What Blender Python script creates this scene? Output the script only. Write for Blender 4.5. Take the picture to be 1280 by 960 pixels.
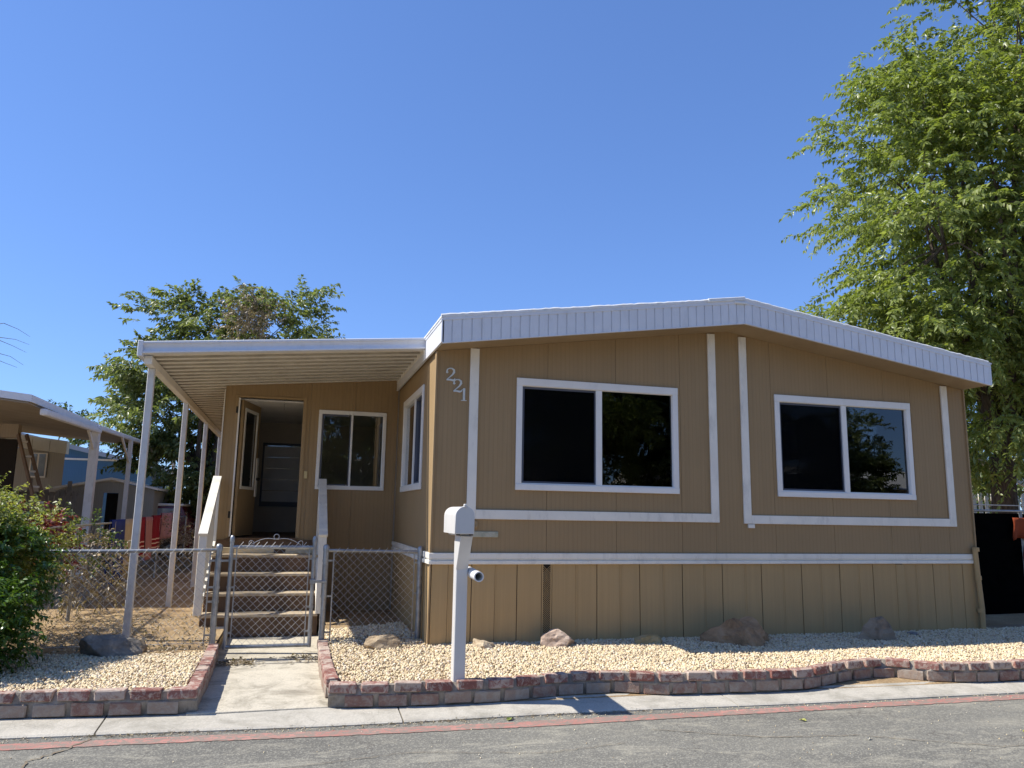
import bpy, bmesh, math, random
import numpy as np
from mathutils import Vector, Matrix, noise

random.seed(11)
RNG = np.random.default_rng(7)
scene = bpy.context.scene
for o in list(bpy.data.objects):
    bpy.data.objects.remove(o)
COL = scene.collection

# ------------------------------------------------------------------ camera
cam_d = bpy.data.cameras.new('camera')
cam = bpy.data.objects.new('camera', cam_d)
COL.objects.link(cam)
F_PX, PITCH, YAW, ROLL = 955.69, 0.1665, 0.2757, 0.0174
fw = Vector((math.sin(YAW) * math.cos(PITCH), math.cos(YAW) * math.cos(PITCH), math.sin(PITCH)))
rt = Vector((math.cos(YAW), -math.sin(YAW), 0))
up = rt.cross(fw)
r2 = rt * math.cos(ROLL) + up * math.sin(ROLL)
u2 = -rt * math.sin(ROLL) + up * math.cos(ROLL)
M = Matrix((r2, u2, -fw)).transposed().to_4x4()
M.translation = Vector((-1.4211, -7.9595, 1.587))
cam.matrix_world = M
cam_d.sensor_width = 36
cam_d.lens = F_PX / 1280 * 36
cam_d.clip_start = 0.05
cam_d.clip_end = 3000
scene.camera = cam

# ------------------------------------------------------------------ sky, sun, exposure
SUN = Vector((-0.82, 0.16, 1.0)).normalized()
world = bpy.data.worlds.new('World')
scene.world = world
world.use_nodes = True
wn = world.node_tree
sky = wn.nodes.new('ShaderNodeTexSky')
sky.sky_type = 'NISHITA'
sky.sun_disc = False
sky.sun_elevation = math.asin(SUN.z)
sky.sun_rotation = math.atan2(SUN.x, SUN.y)
sky.altitude = 700
sky.air_density = 1.0
sky.dust_density = 0.35
sky.ozone_density = 2.2
bg = wn.nodes['Background']
bg.inputs['Strength'].default_value = 0.136
gm = wn.nodes.new('ShaderNodeGamma')
gm.inputs[1].default_value = 0.72
tn = wn.nodes.new('ShaderNodeMix')
tn.data_type = 'RGBA'
tn.blend_type = 'MULTIPLY'
tn.inputs[0].default_value = 1.0
tn.inputs[7].default_value = (0.70, 0.995, 1.58, 1)
wn.links.new(sky.outputs[0], gm.inputs[0])
wn.links.new(gm.outputs[0], tn.inputs[6])
wn.links.new(tn.outputs[2], bg.inputs['Color'])

sd = bpy.data.lights.new('sun', 'SUN')
sd.energy = 4.9
sd.angle = math.radians(0.53)
sd.color = (1.0, 0.95, 0.86)
sun = bpy.data.objects.new('sun', sd)
COL.objects.link(sun)
sun.rotation_euler = SUN.to_track_quat('Z', 'Y').to_euler()
sun.location = SUN * 40

scene.view_settings.view_transform = 'Standard'
scene.view_settings.look = 'None'
scene.view_settings.exposure = 0.5
scene.view_settings.gamma = 1
scene.render.engine = 'CYCLES'
scene.cycles.max_bounces = 7
scene.cycles.diffuse_bounces = 4
scene.cycles.transparent_max_bounces = 12

# ------------------------------------------------------------------ helpers
class MB:
    """collects boxes, tubes, prisms as vertices and faces"""
    def __init__(s, mp=None):
        s.v, s.f = [], []
        s.mp = mp or (lambda a, b, c: (a, b, c))
    def add(s, vs, fs):
        n = len(s.v)
        s.v += [tuple(q) for q in vs]
        s.f += [tuple(i + n for i in f) for f in fs]
        return s
    def box(s, x0, x1, y0, y1, z0, z1):
        a, b = s.mp(x0, y0, z0), s.mp(x1, y1, z1)
        lo = [min(p, q) for p, q in zip(a, b)]
        hi = [max(p, q) for p, q in zip(a, b)]
        vs = [(x, y, z) for x in (lo[0], hi[0]) for y in (lo[1], hi[1]) for z in (lo[2], hi[2])]
        return s.add(vs, [(0, 1, 3, 2), (4, 6, 7, 5), (0, 4, 5, 1), (2, 3, 7, 6), (0, 2, 6, 4), (1, 5, 7, 3)])
    def hexa(s, p):
        """8 corners: bottom 4 counter-clockwise, top 4"""
        return s.add(p, [(3, 2, 1, 0), (4, 5, 6, 7), (0, 1, 5, 4), (1, 2, 6, 5), (2, 3, 7, 6), (3, 0, 4, 7)])
    def beam(s, p, q, w, h, upv=(0, 0, 1)):
        p, q = Vector(p), Vector(q)
        d = (q - p).normalized()
        a = d.cross(Vector(upv))
        if a.length < 1e-4:
            a = d.cross(Vector((0, 1, 0)))
        a.normalize()
        b = a.cross(d).normalized()
        a *= w / 2
        b *= h / 2
        return s.hexa([p - a - b, p + a - b, q + a - b, q - a - b, p - a + b, p + a + b, q + a + b, q - a + b])
    def tube(s, pts, rad, n=8, cap=True):
        pts = [Vector(p) for p in pts]
        if not hasattr(rad, '__len__'):
            rad = [rad] * len(pts)
        base = len(s.v)
        ref = Vector((0.13, 0.21, 1)).normalized()
        for i, p in enumerate(pts):
            t = (pts[min(i + 1, len(pts) - 1)] - pts[max(i - 1, 0)]).normalized()
            a = t.cross(ref)
            if a.length < 0.05:
                a = t.cross(Vector((1, 0, 0)))
            a.normalize()
            b = t.cross(a)
            for k in range(n):
                w = 2 * math.pi * k / n
                s.v.append(tuple(p + (a * math.cos(w) + b * math.sin(w)) * rad[i]))
        for i in range(len(pts) - 1):
            for k in range(n):
                k2 = (k + 1) % n
                s.f.append((base + i * n + k, base + i * n + k2, base + (i + 1) * n + k2, base + (i + 1) * n + k))
        if cap:
            s.f.append(tuple(base + k for k in range(n))[::-1])
            s.f.append(tuple(base + (len(pts) - 1) * n + k for k in range(n)))
        return s
    def prism(s, poly, off):
        """poly: list of 3-D points, off: extrusion vector"""
        n = len(poly)
        vs = [tuple(p) for p in poly] + [tuple(Vector(p) + Vector(off)) for p in poly]
        fs = [tuple(range(n))[::-1], tuple(range(n, 2 * n))]
        fs += [(i, (i + 1) % n, n + (i + 1) % n, n + i) for i in range(n)]
        return s.add(vs, fs)
    def mesh(s, name, smooth=False, bevel=0.0, seg=1):
        me = bpy.data.meshes.new(name)
        me.from_pydata(s.v, [], s.f)
        bm = bmesh.new()
        bm.from_mesh(me)
        bmesh.ops.recalc_face_normals(bm, faces=bm.faces)
        if bevel:
            es = [e for e in bm.edges if len(e.link_faces) == 2 and e.calc_face_angle(0) > 0.6]
            bmesh.ops.bevel(bm, geom=es, offset=bevel, segments=seg, affect='EDGES', profile=0.6)
        bm.to_mesh(me)
        bm.free()
        if smooth:
            me.polygons.foreach_set('use_smooth', [True] * len(me.polygons))
            me.set_sharp_from_angle(angle=math.radians(38))
        return me

def link(name, me, mat, parent=None, kind=None, label=None):
    if mat is not None and not me.materials:
        me.materials.append(mat)
    o = bpy.data.objects.new(name, me)
    COL.objects.link(o)
    if parent is not None:
        o.parent = parent
        o.matrix_parent_inverse = WM[parent.name].inverted()
    WM[o.name] = Matrix.Identity(4)
    if kind:
        o['kind'] = kind
    if label:
        o['label'] = label
    return o

WM = {}
def part(name, mb, mat, parent=None, smooth=False, bevel=0.0, seg=1, kind=None, label=None):
    return link(name, mb.mesh(name, smooth, bevel, seg), mat, parent, kind, label)

def thing(name, label, cat, loc=(0, 0, 0), group=None):
    o = bpy.data.objects.new(name, None)
    o.empty_display_size = 0.2
    COL.objects.link(o)
    o.location = loc
    WM[o.name] = Matrix.Translation(Vector(loc))
    o['label'] = label
    o['category'] = cat
    if group:
        o['group'] = group
    return o

def tag(o, label, cat, group=None):
    o['label'] = label
    o['category'] = cat
    if group:
        o['group'] = group
    return o

def np_mesh(name, V, F, smooth=False):
    me = bpy.data.meshes.new(name)
    V = np.ascontiguousarray(V, dtype=np.float32)
    F = np.ascontiguousarray(F, dtype=np.int32)
    k = F.shape[1]
    me.vertices.add(len(V))
    me.vertices.foreach_set('co', V.ravel())
    me.loops.add(F.size)
    me.loops.foreach_set('vertex_index', F.ravel())
    me.polygons.add(len(F))
    me.polygons.foreach_set('loop_start', np.arange(len(F), dtype=np.int32) * k)
    try:
        me.polygons.foreach_set('loop_total', np.full(len(F), k, dtype=np.int32))
    except Exception:
        pass
    me.update(calc_edges=True)
    if smooth:
        me.polygons.foreach_set('use_smooth', [True] * len(F))
    return me

# ------------------------------------------------------------------ materials
class NT:
    def __init__(s, name):
        s.m = bpy.data.materials.new(name)
        s.m.use_nodes = True
        s.t = s.m.node_tree
        s.n = s.t.nodes
        s.b = s.n['Principled BSDF']
        s.out = s.n['Material Output']
    def new(s, t, **kw):
        n = s.n.new(t)
        for k, v in kw.items():
            if k in n.inputs.keys() if isinstance(k, str) else False:
                n.inputs[k].default_value = v
            else:
                setattr(n, k, v)
        return n
    def lk(s, a, b):
        s.t.links.new(a, b)
    def coord(s, scale=(1, 1, 1), kind='geo', rot=(0, 0, 0)):
        mp = s.n.new('ShaderNodeMapping')
        mp.inputs['Scale'].default_value = scale
        mp.inputs['Rotation'].default_value = rot
        if kind == 'geo':
            g = s.n.new('ShaderNodeNewGeometry')
            s.lk(g.outputs['Position'], mp.inputs['Vector'])
        else:
            g = s.n.new('ShaderNodeTexCoord')
            s.lk(g.outputs['Object'], mp.inputs['Vector'])
        return mp.outputs[0]
    def noise(s, scale, vec=None, detail=5, rough=0.55, dist=0.0):
        n = s.n.new('ShaderNodeTexNoise')
        n.inputs['Scale'].default_value = scale
        n.inputs['Detail'].default_value = detail
        n.inputs['Roughness'].default_value = rough
        n.inputs['Distortion'].default_value = dist
        s.lk(vec if vec is not None else s.coord(), n.inputs['Vector'])
        return n.outputs[0]
    def ramp(s, fac, stops):
        r = s.n.new('ShaderNodeValToRGB')
        e = r.color_ramp.elements
        while len(e) < len(stops):
            e.new(0.5)
        for i, (p, c) in enumerate(stops):
            e[i].position = p
            e[i].color = tuple(c) + (1,) if len(c) == 3 else c
        s.lk(fac, r.inputs[0])
        return r.outputs[0]
    def mix(s, fac, a, b, mode='MIX'):
        m = s.n.new('ShaderNodeMix')
        m.data_type = 'RGBA'
        m.blend_type = mode
        for inp, v in ((m.inputs[0], fac), (m.inputs[6], a), (m.inputs[7], b)):
            if isinstance(v, (int, float)):
                inp.default_value = v
            elif isinstance(v, (tuple, list)):
                inp.default_value = tuple(v) + (1,) if len(v) == 3 else v
            else:
                s.lk(v, inp)
        return m.outputs[2]
    def math(s, op, a, b=0.0):
        m = s.n.new('ShaderNodeMath')
        m.operation = op
        for inp, v in ((m.inputs[0], a), (m.inputs[1], b)):
            if isinstance(v, (int, float)):
                inp.default_value = v
            else:
                s.lk(v, inp)
        return m.outputs[0]
    def bump(s, h, strength=0.3, dist=0.01, normal=None):
        b = s.n.new('ShaderNodeBump')
        b.inputs['Strength'].default_value = strength
        b.inputs['Distance'].default_value = dist
        s.lk(h, b.inputs['Height'])
        if normal is not None:
            s.lk(normal, b.inputs['Normal'])
        s.lk(b.outputs[0], s.b.inputs['Normal'])
        return b.outputs[0]
    def col(s, c):
        if isinstance(c, (tuple, list)):
            s.b.inputs['Base Color'].default_value = tuple(c) + (1,)
        else:
            s.lk(c, s.b.inputs['Base Color'])
    def rough(s, r, spec=None):
        s.b.inputs['Roughness'].default_value = r
        if spec is not None:
            s.b.inputs['Specular IOR Level'].default_value = spec
        return s

def paint(name, c, rough=0.55, var=0.12, scale=2.5, dirt=None, dirtamt=0.35, bump=0.12, spec=0.3, metal=0.0):
    t = NT(name)
    c2 = tuple(x * (1 - var) for x in c)
    base = t.ramp(t.noise(scale), [(0.35, c2), (0.65, c)])
    if dirt:
        f = t.ramp(t.noise(scale * 2.7, t.coord((1, 1, 0.35)), 8, 0.7), [(0.52, (0, 0, 0)), (0.78, (dirtamt,) * 3)])
        base = t.mix(f, base, dirt)
    t.col(base)
    t.rough(rough, spec)
    t.b.inputs['Metallic'].default_value = metal
    if bump:
        t.bump(t.noise(60, None, 3), bump, 0.004)
    return t.m

def siding(name, c, groove=True, axis='x'):
    t = NT(name)
    streak = t.noise(6, t.coord((5, 5, 0.12)), 6, 0.6)
    grain = t.noise(30, t.coord((6, 6, 0.15)), 4, 0.6)
    blot = t.noise(0.9, None, 3)
    a = t.ramp(blot, [(0.3, tuple(x * 0.9 for x in c)), (0.7, c)])
    a = t.mix(t.ramp(streak, [(0.35, (0.32,) * 3), (0.75, (0, 0, 0))]), a, tuple(x * 0.66 for x in c))
    t.rough(0.62, 0.25)
    g = t.n.new('ShaderNodeNewGeometry')
    sep = t.n.new('ShaderNodeSeparateXYZ')
    t.lk(g.outputs['Position'], sep.inputs[0])
    # narrow pressed grooves of the sheet siding, 5 cm apart, along the wall
    u = t.math('ADD', sep.outputs['X'], sep.outputs['Y'])
    h = grain
    if groove:
        fr = t.math('FRACT', t.math('MULTIPLY', u, 1 / 0.0508))
        d = t.math('ABSOLUTE', t.math('SUBTRACT', fr, 0.5))
        line = t.ramp(d, [(0.0, (0, 0, 0)), (0.16, (1, 1, 1))])
        a = t.mix(t.math('MULTIPLY', t.math('SUBTRACT', 1.0, line), 0.22), a, tuple(x * 0.5 for x in c))
        h = t.mix(0.18, line, grain)
    t.col(a)
    t.bump(h, 0.35, 0.003)
    return t.m

def glass(name, tint=0.25, rough=0.0, wobble=0.0):
    t = NT(name)
    t.n.remove(t.b)
    tr = t.n.new('ShaderNodeBsdfTransparent')
    tr.inputs[0].default_value = (tint, tint * 1.03, tint * 1.0, 1)
    gl = t.n.new('ShaderNodeBsdfGlossy')
    gl.inputs['Roughness'].default_value = rough
    gl.inputs['Color'].default_value = (0.95, 0.97, 1, 1)
    fr = t.n.new('ShaderNodeFresnel')
    fr.inputs['IOR'].default_value = 1.5
    ms = t.n.new('ShaderNodeMixShader')
    f = t.math('MULTIPLY', fr.outputs[0], 1.5)
    t.lk(f, ms.inputs[0])
    t.lk(tr.outputs[0], ms.inputs[1])
    t.lk(gl.outputs[0], ms.inputs[2])
    if wobble:
        b = t.n.new('ShaderNodeBump')
        b.inputs['Strength'].default_value = 1.0
        b.inputs['Distance'].default_value = wobble
        t.lk(t.noise(1.6, t.coord((1, 1, 2.4)), 1), b.inputs['Height'])
        t.lk(b.outputs[0], gl.inputs['Normal'])
        t.lk(b.outputs[0], fr.inputs['Normal'])
    t.lk(ms.outputs[0], t.out.inputs[0])
    return t.m

def leaf_mat(name, stops, trans=0.35, rough=0.42):
    t = NT(name)
    g = t.n.new('ShaderNodeNewGeometry')
    big = t.noise(0.7, None, 2)
    f = t.math('ADD', t.math('MULTIPLY', g.outputs['Random Per Island'], 0.65), t.math('MULTIPLY', big, 0.35))
    c = t.ramp(f, stops)
    t.col(c)
    t.rough(rough, 0.45)
    tl = t.n.new('ShaderNodeBsdfTranslucent')
    t.lk(t.mix(1.0, c, (1.5, 1.6, 0.6), 'MULTIPLY'), tl.inputs[0])
    ms = t.n.new('ShaderNodeMixShader')
    ms.inputs[0].default_value = trans
    t.lk(t.b.outputs[0], ms.inputs[1])
    t.lk(tl.outputs[0], ms.inputs[2])
    t.lk(ms.outputs[0], t.out.inputs[0])
    return t.m

TAN = (0.38, 0.262, 0.135)
M_ = {}
M_['siding'] = siding('tan_sheet_siding', TAN)
M_['skirt'] = siding('tan_skirting_metal', (0.52, 0.355, 0.168), groove=False)
M_['soffit'] = paint('tan_soffit_paint', (0.37, 0.27, 0.16), 0.6, 0.15, 1.2, (0.2, 0.13, 0.07), 0.5)
M_['corner'] = paint('tan_flat_paint', TAN, 0.6)
M_['white'] = paint('white_trim_paint', (0.86, 0.82, 0.72), 0.45, 0.08, 3, (0.35, 0.32, 0.27), 0.45)
M_['vinyl'] = paint('white_vinyl', (0.84, 0.82, 0.77), 0.35, 0.04, 3, (0.45, 0.42, 0.38), 0.2, 0.03, 0.45)
M_['metalwhite'] = paint('white_enamelled_metal', (0.74, 0.75, 0.77), 0.35, 0.05, 4, (0.4, 0.38, 0.34), 0.3, 0.03, 0.5)
M_['panwhite'] = paint('off_white_roof_pan', (0.84, 0.80, 0.72), 0.4, 0.08, 2, (0.4, 0.33, 0.24), 0.35, 0.03, 0.4)
M_['seam'] = paint('painted_rib_shade', (0.46, 0.42, 0.34), 0.7, 0.25, 4)  # darker tone painting the shade lines between the pan ribs
M_['postwhite'] = paint('chalky_white_post_paint', (0.66, 0.65, 0.62), 0.55, 0.1, 6, (0.3, 0.27, 0.22), 0.6)
M_['dark'] = paint('dark_gap', (0.03, 0.025, 0.02), 0.9)
M_['inwall'] = paint('interior_wall', (0.50, 0.44, 0.36), 0.8)
M_['inceil'] = paint('interior_ceiling', (0.7, 0.67, 0.62), 0.8)
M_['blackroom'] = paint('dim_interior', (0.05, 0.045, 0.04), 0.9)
M_['glass'] = glass('dark_window_glass', 0.30, 0.0, 0.0009)
M_['clearglass'] = glass('clear_window_glass', 0.75, 0.0, 0.0004)
M_['gasket'] = paint('grey_gasket', (0.10, 0.11, 0.14), 0.5)
M_['roomblind'] = paint('grey_room_blind', (0.62, 0.62, 0.62), 0.8)
M_['blind'] = paint('pale_blind', (0.2, 0.2, 0.2), 0.7)
M_['steel'] = paint('galvanised_steel', (0.40, 0.41, 0.41), 0.42, 0.3, 14, (0.15, 0.10, 0.07), 0.6, 0.15, 0.5, 0.7)
M_['wire'] = paint('galvanised_wire', (0.58, 0.58, 0.56), 0.4, 0.2, 9, (0.3, 0.25, 0.2), 0.3, 0, 0.5, 0.25)
M_['pvc'] = paint('white_pvc', (0.78, 0.76, 0.72), 0.3, 0.03, 3, None, 0, 0, 0.5)
M_['mailwhite'] = paint('white_mailbox_enamel', (0.66, 0.64, 0.60), 0.35, 0.04, 5, (0.45, 0.43, 0.4), 0.25, 0.03, 0.5)
M_['riser'] = paint('brown_step_paint', (0.16, 0.10, 0.06), 0.7, 0.25, 5, (0.06, 0.04, 0.03), 0.5)
M_['tread'] = paint('worn_tan_tread', (0.52, 0.42, 0.29), 0.75, 0.2, 5, (0.2, 0.14, 0.09), 0.6)
M_['bronze'] = paint('dark_bronze_knob', (0.03, 0.025, 0.02), 0.35, 0.1, 5, None, 0, 0, 0.5, 0.6)
M_['sunlit_cream'] = paint('painted_sunlit_landing', (0.72, 0.62, 0.42), 0.6, 0.1, 6, (0.3, 0.22, 0.14), 0.4)  # cream tone standing for sunlight on the landing
M_['cream'] = paint('cream_plastic', (0.62, 0.5, 0.25), 0.5)

def brick_mat():
    t = NT('weathered_red_brick')
    oi = t.n.new('ShaderNodeObjectInfo')
    c = t.ramp(oi.outputs['Random'], [(0.0, (0.22, 0.09, 0.07)), (0.35, (0.32, 0.15, 0.12)), (0.65, (0.18, 0.085, 0.07)), (0.85, (0.33, 0.20, 0.15)), (1.0, (0.30, 0.23, 0.18))])
    c = t.mix(t.ramp(t.noise(40, None, 6, 0.7), [(0.35, (0.0,) * 3), (0.75, (0.45,) * 3)]), c, (0.16, 0.07, 0.055))
    # lime bloom and splashed mortar
    w = t.math('ADD', t.noise(16, None, 8, 0.75, 0.6), t.math('MULTIPLY', oi.outputs['Random'], 0.10))
    c = t.mix(t.ramp(w, [(0.49, (0, 0, 0)), (0.60, (0.8,) * 3)]), c, (0.52, 0.43, 0.35))
    t.col(c)
    t.rough(0.85, 0.2)
    t.bump(t.noise(55, None, 6, 0.7), 0.6, 0.006)
    return t.m
M_['brick'] = brick_mat()
M_['brickgrey'] = None
def brick_grey():
    t = NT('mortar_smeared_brick')
    oi = t.n.new('ShaderNodeObjectInfo')
    c = t.ramp(oi.outputs['Random'], [(0.0, (0.27, 0.16, 0.12)), (0.5, (0.34, 0.26, 0.20)), (1.0, (0.24, 0.13, 0.10))])
    c = t.mix(t.ramp(t.noise(13, None, 8, 0.75, 0.5), [(0.42, (0, 0, 0)), (0.62, (0.75,) * 3)]), c, (0.40, 0.36, 0.30))
    t.col(c)
    t.rough(0.9, 0.15)
    t.bump(t.noise(45, None, 6, 0.7), 0.7, 0.008)
    return t.m
M_['brickgrey'] = brick_grey()
M_['mortar'] = paint('rough_mortar', (0.34, 0.30, 0.25), 0.95, 0.3, 14, (0.12, 0.1, 0.08), 0.7, 0.9, 0.1)

def gravel_mat():
    t = NT('cream_gravel_stone')
    g = t.n.new('ShaderNodeNewGeometry')
    c = t.ramp(g.outputs['Random Per Island'], [(0.0, (0.42, 0.30, 0.19)), (0.18, (0.66, 0.52, 0.32)), (0.5, (0.80, 0.68, 0.43)), (0.8, (0.74, 0.62, 0.44)), (0.93, (0.82, 0.75, 0.60)), (1.0, (0.42, 0.30, 0.24))])
    c = t.mix(t.ramp(t.noise(50, None, 4), [(0.4, (0, 0, 0)), (0.7, (0.35,) * 3)]), c, (0.40, 0.28, 0.17))
    t.col(c)
    t.rough(0.8, 0.2)
    return t.m
M_['gravel'] = gravel_mat()

def dirt_mat(name, a, b, c3):
    t = NT(name)
    c = t.ramp(t.noise(1.3, None, 8, 0.65), [(0.3, a), (0.55, b), (0.75, c3)])
    c = t.mix(t.ramp(t.noise(38, None, 6, 0.75), [(0.45, (0, 0, 0)), (0.7, (0.55,) * 3)]), c, tuple(x * 0.5 for x in a))
    t.col(c)
    t.rough(0.95, 0.1)
    t.bump(t.noise(26, None, 9, 0.7), 0.8, 0.03)
    return t.m
M_['dirt'] = dirt_mat('sandy_dirt', (0.25, 0.17, 0.095), (0.42, 0.30, 0.17), (0.54, 0.41, 0.24))
M_['bedding'] = dirt_mat('gravel_bedding', (0.24, 0.17, 0.11), (0.36, 0.27, 0.18), (0.42, 0.33, 0.22))

def concrete(name, base, stain):
    t = NT(name)
    c = t.ramp(t.noise(3.0, None, 9, 0.72, 0.5), [(0.34, stain), (0.52, base), (0.72, tuple(min(1, x * 1.12) for x in base))])
    c = t.mix(t.ramp(t.noise(70, None, 5, 0.7), [(0.4, (0, 0, 0)), (0.7, (0.4,) * 3)]), c, tuple(x * 0.6 for x in stain))
    v = t.n.new('ShaderNodeTexVoronoi')
    v.feature = 'DISTANCE_TO_EDGE'
    v.inputs['Scale'].default_value = 1.1
    w = t.n.new('ShaderNodeVectorMath')
    w.operation = 'ADD'
    nz = t.n.new('ShaderNodeTexNoise')
    nz.inputs['Scale'].default_value = 3
    t.lk(t.coord(), nz.inputs['Vector'])
    t.lk(nz.outputs['Color'], w.inputs[0])
    t.lk(t.coord(), w.inputs[1])
    t.lk(w.outputs[0], v.inputs['Vector'])
    crack = t.ramp(v.outputs['Distance'], [(0.0, (0.35,) * 3), (0.005, (0, 0, 0))])
    c = t.mix(crack, c, tuple(x * 0.35 for x in stain))
    t.col(c)
    t.rough(0.9, 0.15)
    t.bump(t.noise(60, None, 7, 0.7), 0.45, 0.006)
    return t.m
M_['walk'] = concrete('worn_walk_concrete', (0.56, 0.51, 0.41), (0.30, 0.27, 0.21))
M_['gutter'] = concrete('pale_gutter_concrete', (0.49, 0.455, 0.385), (0.34, 0.315, 0.26))

def asphalt_mat():
    t = NT('worn_asphalt')
    big = t.noise(0.55, t.coord((0.6, 1.5, 1)), 6, 0.6, 0.5)
    c = t.ramp(big, [(0.3, (0.125, 0.12, 0.105)), (0.55, (0.17, 0.163, 0.14)), (0.75, (0.235, 0.22, 0.18))])
    # exposed stone
    v = t.n.new('ShaderNodeTexVoronoi')
    v.inputs['Scale'].default_value = 95
    t.lk(t.coord(), v.inputs['Vector'])
    sp = t.ramp(v.outputs['Color'], [(0.55, (0, 0, 0)), (0.8, (0.45,) * 3)])
    c = t.mix(sp, c, (0.38, 0.36, 0.295))
    c = t.mix(t.ramp(t.noise(3.4, t.coord((0.6, 1.5, 1)), 12, 0.8, 0.8), [(0.50, (0, 0, 0)), (0.70, (0.75,) * 3)]), c, (0.40, 0.37, 0.29))
    # sealed cracks with dust
    vv = t.n.new('ShaderNodeTexVoronoi')
    vv.feature = 'DISTANCE_TO_EDGE'
    vv.inputs['Scale'].default_value = 0.42
    w = t.n.new('ShaderNodeVectorMath')
    w.operation = 'ADD'
    nz = t.n.new('ShaderNodeTexNoise')
    nz.inputs['Scale'].default_value = 2.2
    nz.inputs['Detail'].default_value = 8
    t.lk(t.coord(), nz.inputs['Vector'])
    t.lk(nz.outputs['Color'], w.inputs[0])
    t.lk(t.coord(), w.inputs[1])
    t.lk(w.outputs[0], vv.inputs['Vector'])
    c = t.mix(t.ramp(vv.outputs['Distance'], [(0.0, (0.6,) * 3), (0.003, (0, 0, 0))]), c, (0.09, 0.08, 0.07))
    t.col(c)
    t.rough(0.88, 0.2)
    t.bump(v.outputs['Distance'], 0.55, 0.004)
    return t.m, t
M_['asphalt'], _ = asphalt_mat()

def red_mat():
    t = NT('faded_red_line_paint')
    c = t.ramp(t.noise(3, None, 6, 0.6), [(0.3, (0.40, 0.145, 0.12)), (0.7, (0.50, 0.24, 0.20))])
    worn = t.ramp(t.noise(24, t.coord((0.8, 1.2, 1)), 4, 0.75), [(0.47, (0, 0, 0)), (0.52, (1, 1, 1))])
    edge = t.noise(5, t.coord((0.8, 2, 1)), 8, 0.7)
    m = t.math('MAXIMUM', worn, t.ramp(edge, [(0.5, (0, 0, 0)), (0.72, (1, 1, 1))]))
    c = t.mix(0.22, c, (0.25, 0.21, 0.17))
    c = t.mix(t.math('MULTIPLY', m, 0.88), c, (0.23, 0.20, 0.165))
    t.col(c)
    t.rough(0.85, 0.2)
    t.bump(t.noise(90, None, 4), 0.5, 0.004)
    return t.m
M_['red'] = red_mat()

def rock_mat(name, a, b, c3, sc=5):
    t = NT(name)
    c = t.ramp(t.noise(sc, None, 9, 0.65, 0.6), [(0.32, a), (0.52, b), (0.72, c3)])
    t.col(c)
    t.rough(0.85, 0.2)
    t.bump(t.noise(sc * 5, None, 9, 0.7, 0.3), 0.8, 0.02)
    return t.m

def bark_mat():
    t = NT('grey_brown_bark')
    n1 = t.noise(14, t.coord((1.6, 1.6, 0.3)), 8, 0.65, 0.5)
    t.col(t.ramp(n1, [(0.3, (0.05, 0.038, 0.028)), (0.6, (0.14, 0.11, 0.085)), (0.8, (0.2, 0.17, 0.14))]))
    t.rough(0.95, 0.1)
    t.bump(n1, 0.9, 0.03)
    return t.m
M_['bark'] = bark_mat()
M_['leaf'] = leaf_mat('fresh_green_leaf', [(0.05, (0.08, 0.11, 0.03)), (0.4, (0.18, 0.22, 0.06)), (0.7, (0.26, 0.30, 0.09)), (0.95, (0.42, 0.45, 0.22))], 0.4, 0.36)
M_['leafdark'] = leaf_mat('dull_green_leaf', [(0.1, (0.035, 0.06, 0.02)), (0.5, (0.08, 0.12, 0.032)), (0.9, (0.14, 0.18, 0.065))], 0.32)
M_['leafmid'] = leaf_mat('mid_green_leaf', [(0.1, (0.06, 0.085, 0.03)), (0.5, (0.16, 0.19, 0.07)), (0.9, (0.32, 0.35, 0.17))], 0.35, 0.36)
M_['leafdry'] = leaf_mat('dry_brown_leaf', [(0.1, (0.16, 0.12, 0.08)), (0.9, (0.30, 0.24, 0.17))], 0.2)
M_['leafbush'] = leaf_mat('bush_leaf', [(0.05, (0.03, 0.065, 0.012)), (0.5, (0.07, 0.14, 0.022)), (0.9, (0.15, 0.22, 0.05))], 0.25, 0.28)
M_['leafyellow'] = leaf_mat('young_yellow_leaf', [(0.05, (0.10, 0.14, 0.03)), (0.5, (0.24, 0.27, 0.07)), (0.9, (0.40, 0.37, 0.14))], 0.35)
M_['leafred'] = leaf_mat('burgundy_leaf', [(0.1, (0.09, 0.012, 0.016)), (0.9, (0.26, 0.05, 0.05))], 0.25)

# ------------------------------------------------------------------ ground, street, kerb, beds
def pl(xs, ys):
    return lambda x: float(np.interp(x, xs, ys)) + (0.035 * -(x - xs[-1]) if x > xs[-1] else 0) + (-0.05 * (x - xs[0]) if x < xs[0] else 0)
back_y = pl([-3.3, -2.0, -1.1, -0.5, 0.3, 1.6, 2.9, 5.4], [-1.50, -1.615, -1.70, -1.75, -1.775, -1.80, -1.88, -1.97])
front_y = pl([-3.16, -1.9, -1.1, -0.5, 0.3, 1.4, 2.7, 5.1], [-1.88, -1.97, -2.03, -2.045, -2.04, -2.07, -2.16, -2.22])
XS = [-60, -30, -15, -8] + list(np.arange(-5, 10.01, 0.25)) + [14, 30, 60]
STREET = 0.05

def strip(name, ya, yb, za, zb_, mat, n=1, mb=None, thick=None):
    mb = MB()
    vs, fs = [], []
    for x in XS:
        vs += [(x, ya(x), za), (x, yb(x), zb_)]
    for i in range(len(XS) - 1):
        fs.append((2 * i, 2 * i + 1, 2 * i + 3, 2 * i + 2))
    mb.add(vs, fs)
    o = part(name, mb, mat)
    o['kind'] = 'structure'
    return o

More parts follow.
